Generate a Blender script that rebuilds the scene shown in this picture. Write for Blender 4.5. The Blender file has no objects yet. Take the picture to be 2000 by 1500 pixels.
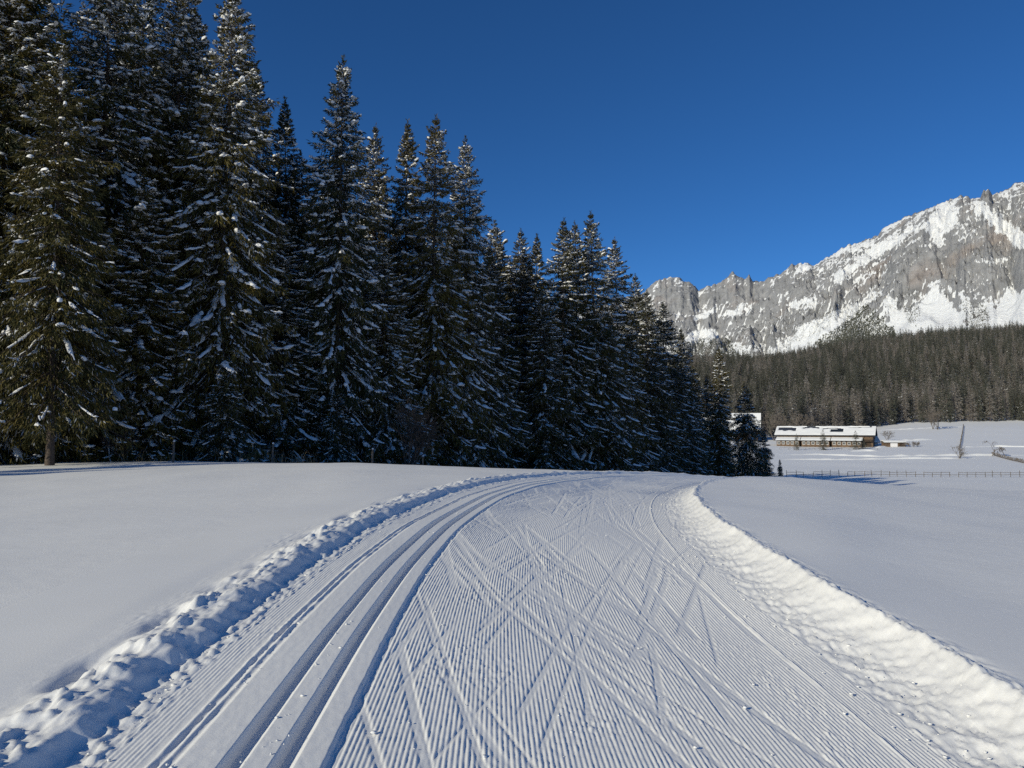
import bpy, math, random
import numpy as np
from mathutils import Vector

R_ = math.radians
sc = bpy.context.scene
COL = sc.collection
# ------------------------------------------------------------------ camera, sky, sun, exposure
EYE = 1.65
PITCH = 3.4
FPX = 1430.0            # focal length in pixels of a 2000 px wide picture
SUN_AZ, SUN_EL = 231.0, 22.5        # azimuth clockwise from +Y (the viewing direction)
cam = bpy.data.cameras.new('camera')
cam.sensor_width = 36.0
cam.lens = FPX / 2000.0 * 36.0
cam.clip_start = 0.05
cam.clip_end = 30000
camo = bpy.data.objects.new('camera', cam)
COL.objects.link(camo)
camo.location = (0, 0, EYE)
camo.rotation_euler = (R_(90 + PITCH), 0, 0)
sc.camera = camo

world = bpy.data.worlds.new('World')
sc.world = world
world.use_nodes = True
wn = world.node_tree
wn.nodes.clear()
sky = wn.nodes.new('ShaderNodeTexSky')
sky.sky_type = 'NISHITA'
sky.sun_disc = False
sky.sun_elevation = R_(SUN_EL)
sky.sun_rotation = R_(SUN_AZ)
sky.altitude = 3000
sky.air_density = 1.0
sky.dust_density = 0.0
sky.ozone_density = 8.0
bg = wn.nodes.new('ShaderNodeBackground')
bg.inputs['Strength'].default_value = 0.10
wo = wn.nodes.new('ShaderNodeOutputWorld')
hs = wn.nodes.new('ShaderNodeHueSaturation')
hs.inputs['Saturation'].default_value = 1.08
wn.links.new(sky.outputs[0], hs.inputs['Color'])
wn.links.new(hs.outputs[0], bg.inputs['Color'])
wn.links.new(bg.outputs[0], wo.inputs['Surface'])

sl = bpy.data.lights.new('sun', 'SUN')
sl.energy = 3.6
sl.angle = R_(0.53)
sl.color = (1.0, 0.94, 0.755)
so = bpy.data.objects.new('sun', sl)
COL.objects.link(so)
SDIR = Vector((math.sin(R_(SUN_AZ)) * math.cos(R_(SUN_EL)), math.cos(R_(SUN_AZ)) * math.cos(R_(SUN_EL)), math.sin(R_(SUN_EL))))
so.rotation_euler = SDIR.to_track_quat('Z', 'Y').to_euler()
so.location = (-20, -20, 60)

sc.view_settings.view_transform = 'Standard'
sc.view_settings.look = 'None'
sc.view_settings.exposure = 0.0
sc.view_settings.gamma = 1.0
sc.render.engine = 'CYCLES'
sc.cycles.max_bounces = 6
sc.cycles.diffuse_bounces = 2
sc.cycles.glossy_bounces = 2
sc.cycles.transmission_bounces = 2
sc.cycles.sample_clamp_indirect = 4.0
sc.cycles.use_denoising = False

# ------------------------------------------------------------------ numpy noise
def _hash(ix, iy, seed):
    h = (ix.astype(np.int64) * 374761393 + iy.astype(np.int64) * 668265263 + seed * 974634777) & 0xffffffff
    h = ((h ^ (h >> 13)) * 1274126177) & 0xffffffff
    h = ((h ^ (h >> 16)) * 2246822519) & 0xffffffff
    return ((h ^ (h >> 15)) & 0xffffff) / float(0x1000000)

def noise(x, y, seed=0):
    """gradient noise, about -1..1"""
    x = np.asarray(x, dtype=np.float64); y = np.asarray(y, dtype=np.float64)
    x, y = np.broadcast_arrays(x, y)
    ix = np.floor(x); iy = np.floor(y)
    fx = x - ix; fy = y - iy
    u = fx * fx * fx * (fx * (fx * 6 - 15) + 10)
    v = fy * fy * fy * (fy * (fy * 6 - 15) + 10)
    def g(ox, oy):
        a = _hash(ix + ox, iy + oy, seed) * 2 * np.pi
        return np.cos(a) * (fx - ox) + np.sin(a) * (fy - oy)
    n0 = g(0, 0) * (1 - u) + g(1, 0) * u
    n1 = g(0, 1) * (1 - u) + g(1, 1) * u
    return (n0 * (1 - v) + n1 * v) * 1.5

def fbm(x, y, seed=0, octv=4, gain=0.5):
    s = 0.0; a = 1.0; f = 1.0
    for i in range(octv):
        s = s + a * noise(np.asarray(x) * f, np.asarray(y) * f, seed + i * 17)
        a *= gain; f *= 2.03
    return s

def ridged(x, y, seed=0):
    return 1.0 - 2.0 * np.abs(noise(x, y, seed))

def sstep(a, b, x):
    t = np.clip((np.asarray(x, dtype=np.float64) - a) / (b - a), 0, 1)
    return t * t * (3 - 2 * t)

# ------------------------------------------------------------------ materials
def new_mat(name):
    m = bpy.data.materials.new(name)
    m.use_nodes = True
    nt = m.node_tree
    return m, nt, nt.nodes['Principled BSDF']

def N(nt, kind, **kw):
    n = nt.nodes.new(kind)
    for k, v in kw.items():
        setattr(n, k, v)
    return n

def coords(nt):
    return N(nt, 'ShaderNodeTexCoord').outputs['Object']

def noise_node(nt, vec, scale, detail=2.0, rough=0.5):
    n = N(nt, 'ShaderNodeTexNoise')
    n.inputs['Scale'].default_value = scale
    n.inputs['Detail'].default_value = detail
    n.inputs['Roughness'].default_value = rough
    nt.links.new(vec, n.inputs['Vector'])
    return n.outputs['Fac']

def ramp(nt, fac, stops):
    r = N(nt, 'ShaderNodeValToRGB')
    el = r.color_ramp.elements
    while len(el) < len(stops):
        el.new(0.5)
    for e, (p, c) in zip(el, stops):
        e.position = p
        e.color = (c[0], c[1], c[2], 1)
    nt.links.new(fac, r.inputs['Fac'])
    return r.outputs['Color']

def bump(nt, b, height, strength, dist):
    n = N(nt, 'ShaderNodeBump')
    n.inputs['Strength'].default_value = strength
    n.inputs['Distance'].default_value = dist
    nt.links.new(height, n.inputs['Height'])
    nt.links.new(n.outputs['Normal'], b.inputs['Normal'])

def simple(name, c0, c1, scale, rough=0.85, spec=0.2, detail=3, bmp=None):
    m, nt, b = new_mat(name)
    f = noise_node(nt, coords(nt), scale, detail)
    nt.links.new(ramp(nt, f, [(0.3, c0), (0.7, c1)]), b.inputs['Base Color'])
    b.inputs['Roughness'].default_value = rough
    b.inputs['Specular IOR Level'].default_value = spec
    if bmp:
        bump(nt, b, noise_node(nt, coords(nt), bmp[0], 3), bmp[1], bmp[2])
    return m

def snow_mat(name, c=(0.89, 0.88, 0.845), grain=(55.0, 0.35, 0.012), second=None):
    m, nt, b = new_mat(name)
    co = coords(nt)
    f = noise_node(nt, co, 1.3, 4)
    nt.links.new(ramp(nt, f, [(0.3, [x * 0.965 for x in c]), (0.7, c)]), b.inputs['Base Color'])
    b.inputs['Roughness'].default_value = 0.62
    b.inputs['Specular IOR Level'].default_value = 0.28
    h = noise_node(nt, co, grain[0], 3, 0.65)
    if second:
        h2 = noise_node(nt, co, second[0], 2)
        mu = N(nt, 'ShaderNodeMath', operation='MULTIPLY_ADD')
        nt.links.new(h2, mu.inputs[0]); mu.inputs[1].default_value = second[1]
        nt.links.new(h, mu.inputs[2]); h = mu.outputs[0]
    bump(nt, b, h, grain[1], grain[2])
    return m

M = {}
M['snow_field'] = snow_mat('snow_field', grain=(60.0, 0.30, 0.010), second=(3.2, 2.2))
M['snow_trail'] = snow_mat('snow_trail', grain=(80.0, 0.22, 0.006))
M['snow_bank'] = snow_mat('snow_bank', grain=(6.0, 0.5, 0.10))
M['snow_load'] = snow_mat('snow_load', c=(0.88, 0.87, 0.84), grain=(9.0, 0.5, 0.04))
M['roof_snow'] = snow_mat('roof_snow', grain=(2.0, 0.4, 0.15))
M['bark'] = simple('bark', (0.05, 0.04, 0.033), (0.13, 0.10, 0.08), 9, bmp=(22, 0.6, 0.02))
M['bare_bark'] = simple('bare_bark', (0.10, 0.085, 0.07), (0.2, 0.17, 0.145), 3)
M['wood_grey'] = simple('wood_grey', (0.09, 0.075, 0.06), (0.19, 0.16, 0.13), 6)
M['wood_brown'] = simple('wood_brown', (0.10, 0.066, 0.042), (0.19, 0.128, 0.083), 1.2)
M['wood_dark'] = simple('wood_dark', (0.035, 0.026, 0.02), (0.08, 0.055, 0.04), 1.5)
M['metal_roof'] = simple('metal_roof', (0.03, 0.035, 0.045), (0.05, 0.055, 0.07), 1.5, rough=0.45, spec=0.4)
M['white_frame'] = simple('white_frame', (0.7, 0.68, 0.64), (0.8, 0.78, 0.74), 2)
M['plaster'] = simple('plaster', (0.62, 0.58, 0.52), (0.72, 0.68, 0.62), 1)
M['panel_white'] = simple('panel_white', (0.75, 0.72, 0.7), (0.82, 0.8, 0.78), 1)
M['stalk'] = simple('stalk', (0.22, 0.16, 0.09), (0.36, 0.28, 0.17), 4)
m, nt, b = new_mat('window_glass')
b.inputs['Base Color'].default_value = (0.02, 0.025, 0.03, 1); b.inputs['Roughness'].default_value = 0.08
M['glass'] = m

def needle_mat(name, dark, light, trans=0.12):
    m, nt, b = new_mat(name)
    co = coords(nt)
    f = noise_node(nt, co, 0.55, 4, 0.6)
    oi = N(nt, 'ShaderNodeObjectInfo')
    ad = N(nt, 'ShaderNodeMath', operation='MULTIPLY_ADD')
    nt.links.new(oi.outputs['Random'], ad.inputs[0]); ad.inputs[1].default_value = 0.26
    nt.links.new(f, ad.inputs[2])
    nt.links.new(ramp(nt, ad.outputs[0], [(0.38, dark), (0.82, light)]), b.inputs['Base Color'])
    b.inputs['Roughness'].default_value = 0.6
    b.inputs['Specular IOR Level'].default_value = 0.15
    return m
M['needles'] = needle_mat('needles', (0.022, 0.032, 0.014), (0.115, 0.088, 0.020))
M['needles_frost'] = simple('needles_frost', (0.16, 0.17, 0.18), (0.4, 0.42, 0.45), 2.0)
M['far_needles'] = needle_mat('far_needles', (0.050, 0.056, 0.042), (0.12, 0.117, 0.090))
M['far_larch'] = needle_mat('far_larch', (0.15, 0.13, 0.11), (0.27, 0.24, 0.205))

# ------------------------------------------------------------------ mesh helpers
def np_mesh(name, verts, quads, mats, midx=None, smooth=True, tris=None):
    me = bpy.data.meshes.new(name)
    verts = np.asarray(verts, dtype=np.float32)
    nq = 0 if quads is None else len(quads)
    ntr = 0 if tris is None else len(tris)
    loops = []
    if nq: loops.append(np.asarray(quads, dtype=np.int32).ravel())
    if ntr: loops.append(np.asarray(tris, dtype=np.int32).ravel())
    lv = np.concatenate(loops)
    ls = np.concatenate([np.arange(nq) * 4, nq * 4 + np.arange(ntr) * 3]).astype(np.int32)
    me.vertices.add(len(verts)); me.vertices.foreach_set('co', verts.ravel())
    me.loops.add(len(lv)); me.loops.foreach_set('vertex_index', lv)
    me.polygons.add(nq + ntr); me.polygons.foreach_set('loop_start', ls)
    if midx is not None:
        me.polygons.foreach_set('material_index', np.asarray(midx, dtype=np.int32))
    me.polygons.foreach_set('use_smooth', np.full(nq + ntr, bool(smooth)))
    for mm in mats:
        me.materials.append(mm)
    me.update(calc_edges=True)
    me.validate()
    return me

def grid_quads(nr, nc, wrap=False):
    i = np.arange(nr - 1)[:, None]
    j = np.arange(nc if wrap else nc - 1)[None, :]
    j2 = (j + 1) % nc
    a = i * nc + j; b_ = i * nc + j2; c = (i + 1) * nc + j2; d = (i + 1) * nc + j
    return np.stack([a, b_, c, d], axis=-1).reshape(-1, 4)

def link(name, me, parent=None, loc=None, rot=None, scale=None, label=None, cat=None, group=None, kind=None):
    o = bpy.data.objects.new(name, me)
    COL.objects.link(o)
    if parent is not None: o.parent = parent
    if loc is not None: o.location = loc
    if rot is not None: o.rotation_euler = rot
    if scale is not None: o.scale = scale if hasattr(scale, '__len__') else (scale,) * 3
    if label: o['label'] = label
    if cat: o['category'] = cat
    if group: o['group'] = group
    if kind: o['kind'] = kind
    return o

class MB:
    """collects boxes, prisms and tubes into one mesh"""
    def __init__(s): s.v = []; s.f = []
    def add(s, vs, fs):
        n = len(s.v); s.v += [tuple(v) for v in vs]; s.f += [tuple(i + n for i in f) for f in fs]
    def box(s, x0, x1, y0, y1, z0, z1):
        s.add([(x0, y0, z0), (x1, y0, z0), (x1, y1, z0), (x0, y1, z0), (x0, y0, z1), (x1, y0, z1), (x1, y1, z1), (x0, y1, z1)],
              [(3, 2, 1, 0), (4, 5, 6, 7), (0, 1, 5, 4), (1, 2, 6, 5), (2, 3, 7, 6), (3, 0, 4, 7)])
    def tube(s, pts, rad, n=5):
        pts = [Vector(p) for p in pts]; rings = []
        for i, p in enumerate(pts):
            d = (pts[min(i + 1, len(pts) - 1)] - pts[max(i - 1, 0)]).normalized()
            a = d.orthogonal().normalized(); c = d.cross(a)
            r = rad[i] if hasattr(rad, '__len__') else rad
            rings.append([p + a * r * math.cos(2 * math.pi * k / n) + c * r * math.sin(2 * math.pi * k / n) for k in range(n)])
        vs = [v for r in rings for v in r]; fs = []
        for i in range(len(pts) - 1):
            for k in range(n):
                fs.append((i * n + k, i * n + (k + 1) % n, (i + 1) * n + (k + 1) % n, (i + 1) * n + k))
        fs.append(tuple(range(n))[::-1]); fs.append(tuple((len(pts) - 1) * n + k for k in range(n)))
        s.add(vs, fs)
    def mesh(s, name, mat, smooth=False):
        me = bpy.data.meshes.new(name); me.from_pydata(s.v, [], s.f); me.materials.append(mat)
        if smooth: me.polygons.foreach_set('use_smooth', np.full(len(me.polygons), True))
        me.update(); return me

# ------------------------------------------------------------------ terrain (undisturbed snow surface)
RK = [0, 5, 10, 15, 20, 25, 30, 36, 43, 52, 65, 85, 115, 150, 180, 210, 250, 290, 330, 380, 430, 490, 700, 1000, 1350, 1700, 2600]
TT = {
 -180: [.22, .22, .2, .1, 0, -.1, -.2, -.3, -.5, -.8, -1, -1.5, -2, -3, -3, -3, -3, -3, -3, -3, -3, -3, -3, -3, -3, -3, -3],
 -75: [.22, .22, .2, .1, -.05, -.2, -.35, -.5, -.6, -.7, -1, -1.4, -2, -2.5, -3, -3, -3, -3, -3, -3, -3, -3, -3, -3, -3, -3, -3],
 -35: [.22, .27, .28, .18, .02, -.15, -.33, -.52, -.52, -.6, -.9, -1.6, -2.2, -3, -3.6, -4, -4, -4, -4, -4, -2, 0, 25, 60, 80, 70, 60],
 -26: [.22, .30, .34, .32, .22, .08, -.1, -.33, -.42, -.6, -1.1, -2.0, -3, -4, -5, -5, -5, -5, -5, -4, -3, 0, 30, 66, 84, 70, 60],
 -12: [.22, .32, .41, .45, .42, .33, .18, -.05, -.42, -1.0, -2.1, -3.8, -5, -6, -7, -7, -7, -7, -6, -5, -4, 0, 32, 70, 90, 80, 70],
 0: [.22, .32, .40, .42, .35, .2, -.02, -.4, -1.0, -2.0, -3.3, -4.9, -6.4, -7.6, -8.4, -8.6, -8.4, -8, -7, -5.5, -3, 0, 35, 75, 96, 80, 70],
 13: [.22, .31, .37, .34, .23, .06, -.2, -.66, -1.4, -2.5, -4.0, -6.0, -7.9, -9.2, -9.8, -9.8, -9.4, -8.6, -7.5, -5.5, -3, 1, 40, 78, 100, 80, 70],
 20: [.22, .29, .31, .23, .12, -.06, -.36, -.86, -1.8, -3, -4.6, -6.6, -8.3, -9.4, -9.9, -9.9, -9.4, -8.6, -7.5, -5.5, -2.8, 1.5, 42, 84, 106, 90, 80],
 23: [.22, .28, .29, .20, .07, -.13, -.48, -1.0, -2.0, -3.2, -4.8, -6.7, -8.4, -9.4, -9.9, -9.9, -9.4, -8.6, -7.5, -4.8, -1.2, 3.0, 48, 95, 124, 110, 90],
 28: [.22, .23, .17, .03, -.15, -.37, -.72, -1.25, -2.3, -3.6, -5.2, -6.9, -8.5, -9.5, -9.9, -9.9, -9.2, -8.0, -6.6, -3.2, 1.0, 6.0, 55, 108, 145, 130, 100],
 35: [.22, .18, .06, -.12, -.34, -.6, -.95, -1.5, -2.6, -3.9, -5.5, -7.2, -8.6, -9.5, -9.9, -9.8, -8.8, -7.4, -5.8, -2.4, 1.8, 7.0, 62, 122, 168, 150, 110],
 50: [.22, .10, -.1, -.35, -.65, -1.0, -1.4, -1.9, -2.9, -4.2, -5.8, -7.4, -8.7, -9.5, -9.9, -9.6, -8.6, -7, -5, -1, 3, 9, 68, 130, 180, 160, 120],
 90: [.22, .0, -.25, -.5, -.8, -1.1, -1.5, -2, -3, -4.4, -6, -7.6, -8.8, -9.5, -9.8, -9.6, -8.6, -7, -5, -3, 0, 5, 40, 80, 120, 100, 80],
 180: [.22, .22, .2, .1, 0, -.1, -.2, -.3, -.5, -.8, -1, -1.5, -2, -3, -3, -3, -3, -3, -3, -3, -3, -3, -3, -3, -3, -3, -3],
}
def _smooth(a, k, axis):
    ker = np.hanning(2 * k + 3)[1:-1]; ker /= ker.sum()
    p = [(0, 0), (0, 0)]; p[axis] = (k, k)
    ap = np.pad(a, p, mode='edge')
    return np.apply_along_axis(lambda v: np.convolve(v, ker, mode='valid'), axis, ap)
_LR = np.linspace(math.log(6.0), math.log(2606.0), 700)
_rr = np.exp(_LR) - 6.0
_th = np.arange(-180, 180.01, 0.5)
_keys = sorted(TT)
_A = np.stack([np.interp(_rr, np.array(RK, float), TT[k]) for k in _keys])        # keys x r (depth knots)
_A = _smooth(_A, 12, 1)
_TAB = np.stack([np.interp(_th, _keys, _A[:, i]) for i in range(len(_rr))], axis=1)
_TAB = _smooth(_TAB, 6, 0)

def field_z(x, y):
    x = np.asarray(x, dtype=np.float64); y = np.asarray(y, dtype=np.float64)
    r = np.hypot(x, y)
    th = np.degrees(np.arctan2(x, y))
    # knots are depths in front of the camera; to the sides and behind they are plain distances
    c = np.cos(np.radians(np.clip(np.abs(th), 0, 48)))
    d = r * np.where(np.abs(th) < 48, c, math.cos(R_(48)))
    fi = (np.log(d + 6.0) - _LR[0]) / (_LR[1] - _LR[0])
    fi = np.clip(fi, 0, len(_LR) - 1.001)
    ti = np.clip((th + 180) / 0.5, 0, len(_th) - 1.001)
    i0 = fi.astype(int); t0 = ti.astype(int); f = fi - i0; g = ti - t0
    z = (_TAB[t0, i0] * (1 - f) + _TAB[t0, i0 + 1] * f) * (1 - g) + (_TAB[t0 + 1, i0] * (1 - f) + _TAB[t0 + 1, i0 + 1] * f) * g
    w = 1 - sstep(50, 90, r)
    z = z + w * (0.030 * noise(x / 3.7 + 4, y / 5.1, 5) + 0.016 * noise(x / 1.7, y / 2.3 + 9, 6))
    z = z + sstep(60, 140, r) * 0.22 * noise(x / 31.0, y / 23.0, 8) * (1 - sstep(900, 1200, r)) + sstep(480, 700, r) * 5 * noise(x / 140.0, y / 140.0, 9)
    return z

# ------------------------------------------------------------------ the groomed trail
_S = np.arange(-8, 62, 0.05)
_head = np.where(_S < 7, np.maximum(_S - 7, -5) * 0.008, 0) + np.where(_S > 6, np.clip(_S - 6, 0, 36) ** 1.12 / 55.0, 0)
_dx = np.cumsum(np.sin(_head)) * 0.05; _dy = np.cumsum(np.cos(_head)) * 0.05
_k0 = np.argmin(np.abs(_S - 4.0))
CX = _dx - _dx[_k0] + 0.09; CY = _dy - _dy[_k0] + 4.0

def centre(s):
    return np.interp(s, _S, CX), np.interp(s, _S, CY), np.interp(s, _S, _head)

def trail_profile(S, T):
    """height above the groomed floor (the field lies 0.22 above it); S rows x T columns"""
    Z = np.zeros((len(S), len(T)))
    s = S[:, None]; t = T[None, :]
    s_f = s * np.ones_like(t); t_f = t * np.ones_like(s)
    # corduroy
    wear = np.clip(0.5 + 1.1 * fbm(s_f * 0.33, t_f * 1.1, 31, 3), 0, 1)
    lane = np.exp(-((t_f - 0.95) / 0.55) ** 2) * sstep(5, 8.5, s_f) * 0.9
    amp = 0.0055 * np.clip(1.05 - 0.28 * wear - 0.75 * lane * (0.5 + 0.5 * wear), 0.06, 1)
    amp = amp * (1 + 0.35 * noise(s_f * 9, t_f * 22, 33))
    cord = amp * (0.5 + 0.5 * np.cos(2 * np.pi * (t_f + 0.004 * noise(s_f * 0.4, t_f * 0.7, 30)) / 0.0255)) ** 0.8
    on = sstep(-0.925, -0.905, t_f) * (1 - sstep(2.05, 2.12, t_f))
    cord = cord * on
    lc = 0.0035 * (0.5 + 0.5 * np.cos(2 * np.pi * t_f / 0.026)) * sstep(-2.08, -2.02, t_f) * (1 - sstep(-1.76, -1.72, t_f)) * (0.7 + 0.5 * noise(s_f * 3, t_f * 9, 40))
    # ski marks
    rng = random.Random(11)
    flat = np.zeros_like(Z); cut = np.zeros_like(Z)
    marks = []
    for i in range(190):
        s0 = 2.6 + 25 * rng.random() ** 1.25
        left = rng.random() < 0.5
        ang = R_(rng.gauss(14, 4)) * (-1 if left else 1)
        t0 = rng.uniform(-0.6, 1.5) if left else rng.uniform(-0.9, 1.3)
        marks.append((s0, t0, ang, rng.uniform(1.4, 4.0), rng.uniform(-.006, .006), rng.uniform(.010, .034), rng.uniform(.35, 1)))
    for i in range(36):
        s0 = 2.6 + 22 * rng.random()
        marks.append((s0, rng.uniform(0.2, 1.8), R_(rng.uniform(-5, 5)), rng.uniform(2, 7), rng.uniform(-.008, .008), rng.uniform(.018, .03), rng.uniform(.4, .9)))
    kap = np.gradient(_head, _S)
    for (s0, t0, ang, ln, cv, hw, st) in marks:
        cv = cv - 0.5 * float(np.interp(s0 + ln / 2, _S, kap))
        ri = np.nonzero((S > s0) & (S < s0 + ln))[0]
        if len(ri) < 2: continue
        q = S[ri] - s0
        tc = t0 + math.tan(ang) * q + cv * q * q
        lo, hi = np.searchsorted(T, [tc.min() - 0.1, tc.max() + 0.1])
        if hi - lo < 2: continue
        dd = T[None, lo:hi] - tc[:, None]
        ends = (sstep(0, 0.25, q) * (1 - sstep(ln - 0.5, ln, q)))[:, None]
        w = (1 - sstep(hw * 0.8, hw * 1.2, np.abs(dd))) * ends
        sub = flat[ri[0]:ri[-1] + 1, lo:hi]
        np.maximum(sub, w * (0.55 + 0.45 * st), out=sub)
        e = hw if ang < 0 else -hw
        gr = np.exp(-((dd - e) / 0.007) ** 2) * ends * 0.0035 * st
        rim = np.exp(-((dd - e * 1.45) / 0.009) ** 2) * ends * 0.0014 * st
        cut[ri[0]:ri[-1] + 1, lo:hi] += gr - rim
    flat *= on; cut *= on
    Z += cord * (1 - 0.93 * flat) - 0.002 * flat - cut + lc
    # floor roughness, scuffed patches with crumbs
    scuff = np.clip(fbm(s_f * 0.8, t_f * 1.6, 37, 3) - 0.15, 0, 1)
    fade = 1 - sstep(22, 34, s_f)
    Z += 0.0042 * noise(s_f * 26, t_f * 30, 34) * (0.35 + 2.0 * scuff) * fade
    Z += 0.011 * np.clip(noise(s_f * 14, t_f * 17, 36) - 0.42, 0, 1) * (0.5 + 2.5 * scuff) * fade
    Z += 0.010 * noise(s_f * 0.35, t_f * 0.9, 35)
    # classic track platform, grooves and side ridges
    plat = sstep(-1.60, -1.56, t_f) * (1 - sstep(-0.94, -0.915, t_f + 0.006 * noise(s_f * 7, t_f * 0, 43)))
    Zp = 0.018 + 0.0012 * noise(s_f * 20, t_f * 25, 41) + 0.006 * np.clip(noise(s_f * 13, t_f * 15, 42) - .5, 0, 1)
    for tc in (-1.335, -1.115):
        dg = t_f - tc
        g = 1 - np.clip(np.where(dg < 0, (-dg - 0.020) / 0.026, (dg - 0.018) / 0.046), 0, 1)
        Zp = Zp - 0.050 * g
    Z = Z * (1 - plat) + Zp * plat
    for tc, a in ((-1.625, 0.013), (-1.655, -0.008), (-1.685, 0.010), (1.83, 0.010), (-0.895, -0.010)):
        Z += a * np.exp(-((t_f - tc) / 0.013) ** 2) * (0.8 + 0.6 * noise(s_f * 6, t_f * 0 + tc * 9, 44))
    # left bank: a lumpy ridge thrown up by the groomer, pits on its field side
    sh = 0.05 * noise(s_f * 0.8, t_f * 0, 51) + 0.025 * noise(s_f * 3.1, t_f * 0, 52)
    tl = t_f + sh
    bank = 0.085 * (1 - sstep(-2.20, -2.04, tl + 0.035 * noise(s_f * 6, t_f * 4, 71) + 0.02 * noise(s_f * 15, t_f * 12, 72)))
    zone = np.exp(-(np.abs(tl + 2.36) / 0.17) ** 3)
    lump = 0.050 * noise(s_f * 2.7, t_f * 3.4, 53) + 0.042 * noise(s_f * 6.3, t_f * 7.2, 54) + 0.028 * noise(s_f * 13, t_f * 14, 55) + 0.016 * noise(s_f * 27, t_f * 29, 58) + 0.009 * noise(s_f * 52, t_f * 50, 56) * fade
    lump = lump + 0.018 * ridged(s_f * 8.5, t_f * 9.5, 74) * fade
    lump = np.where(lump > 0, lump, 0.6 * lump)
    pit = np.clip(noise(s_f * 1.25, t_f * 0.8 + 3, 57) * 1.5 - 0.02, 0, 1) * np.exp(-((tl + 2.50) / 0.085) ** 2) * 0.15
    bank = bank + zone * (0.78 * lump + 0.018) - pit
    foot = np.exp(-((tl + 2.0) / 0.09) ** 2) * (0.034 * np.clip(noise(s_f * 12, t_f * 14, 59), 0, 1) + 0.020 * np.clip(noise(s_f * 34, t_f * 36, 60), 0, 1))
    # right bank: sunlit concave shoulder up to a lip, field a little lower behind it
    sr = 0.045 * noise(s_f * 0.7, t_f * 0 + 2, 61) + 0.02 * noise(s_f * 2.7, t_f * 0, 62)
    tr = t_f + sr
    q = np.clip((tr - 2.06) / 0.60, 0, 1)
    rb = 0.245 * (0.12 * q + 0.88 * q ** 3.2)
    lip = sstep(2.66, 2.80, tr)
    rb = rb * (1 - lip) + 0.22 * lip
    wr = sstep(2.1, 2.25, tr) * (1 - sstep(2.75, 2.95, tr))
    rb = rb + wr * (0.015 * noise(s_f * 5.0 + t_f * 4, t_f * 3.0, 63) + 0.010 * noise(s_f * 13 + t_f * 9, t_f * 8, 64) + 0.009 * noise(s_f * 26, t_f * 24, 65) * fade + 0.006 * ridged(s_f * 40, t_f * 38, 73) * fade)
    rb = rb + np.exp(-((tr - 2.70) / 0.09) ** 2) * (0.014 * noise(s_f * 24, t_f * 25, 66) * fade + 0.010 * noise(s_f * 11, t_f * 12, 67))
    ws = sstep(2.02, 2.12, tr) * (1 - sstep(2.35, 2.5, tr))
    rb = rb + ws * (0.012 * noise(s_f * 9, t_f * 16, 68) + 0.009 * noise(s_f * 21, t_f * 30, 69) * fade)
    Z += 0.135 * (1 - sstep(-2.2, 1.8, t_f))
    Z += np.where(t_f < -1.9, bank + foot, 0) + np.where(t_f > 1.95, rb, 0)
    return Z

def build_trail():
    T = np.concatenate([[-4.0, -3.9, -3.896], np.linspace(-3.85, -2.75, 24)[:-1], np.linspace(-2.75, -1.95, 76)[:-1], np.arange(-1.95, 2.12, 0.0043),
                        np.linspace(2.12, 2.95, 66), np.linspace(2.95, 3.85, 21)[1:], [3.896, 3.9, 4.0]])
    S = [-7.0]
    while S[-1] < 58:
        d = max(abs(S[-1]), 2.0)
        S.append(S[-1] + (0.25 if S[-1] < 2.3 else 0.0065 * d if S[-1] < 30 else 0.012 * d))
    S = np.array(S)
    cx, cy, hd = centre(S)
    X = cx[:, None] + np.cos(hd)[:, None] * T[None, :]
    Y = cy[:, None] - np.sin(hd)[:, None] * T[None, :]
    F = field_z(X, Y)
    P = trail_profile(S, T)
    edge = np.clip((np.abs(T) - 3.9) / 0.1, 0, 1)[None, :]
    Z = F - 0.22 + P
    Z = np.where(np.abs(T)[None, :] > 3.0, F + 0.0008 - 0.03 * edge, Z)
    bl = sstep(2.7, 3.0, np.abs(T))[None, :]
    Z = np.where((np.abs(T)[None, :] > 2.7) & (np.abs(T)[None, :] <= 3.0), (F - 0.22 + P) * (1 - bl) + (F + 0.0008) * bl, Z)
    V = np.stack([X, Y, Z], axis=-1).reshape(-1, 3)
    q = grid_quads(len(S), len(T))
    me = np_mesh('ski_trail', V, q, [M['snow_trail']])
    o = link('ski_trail', me, kind='structure')
    return S, T

def dist_to_trail(x, y):
    out = np.full(x.shape, 99.0)
    near = (np.hypot(x, y - 15) < 60)
    xs, ys = x[near], y[near]
    cxs, cys = CX[::8], CY[::8]
    best = np.full(xs.shape, 1e9)
    for a, b_ in zip(cxs, cys):
        np.minimum(best, (xs - a) ** 2 + (ys - b_) ** 2, out=best)
    out[near] = np.sqrt(best)
    return out

def build_ground():
    th = np.concatenate([np.arange(-180, -48, 4.0), np.arange(-48, 48, 0.25), np.arange(48, 180, 4.0)])
    r = [0.0, 0.5]
    while r[-1] < 2700:
        r.append(r[-1] * 1.024 + 0.004)
    r = np.array(r[1:])
    RR, TH = np.meshgrid(r, np.radians(th), indexing='ij')
    X = RR * np.sin(TH); Y = RR * np.cos(TH)
    Z = field_z(X, Y)
    dt = dist_to_trail(X.ravel(), Y.ravel()).reshape(X.shape)
    Z = Z - 0.6 * (1 - sstep(2.5, 3.45, dt))
    V = np.stack([X, Y, Z], axis=-1).reshape(-1, 3)
    q = grid_quads(len(r), len(th), wrap=True)
    me = np_mesh('snow_field', V, q[:, ::-1], [M['snow_field']])
    link('snow_field', me, kind='structure')

build_trail()
build_ground()

def fz(x, y):
    return float(field_z(np.array([x]), np.array([y]))[0])

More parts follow.
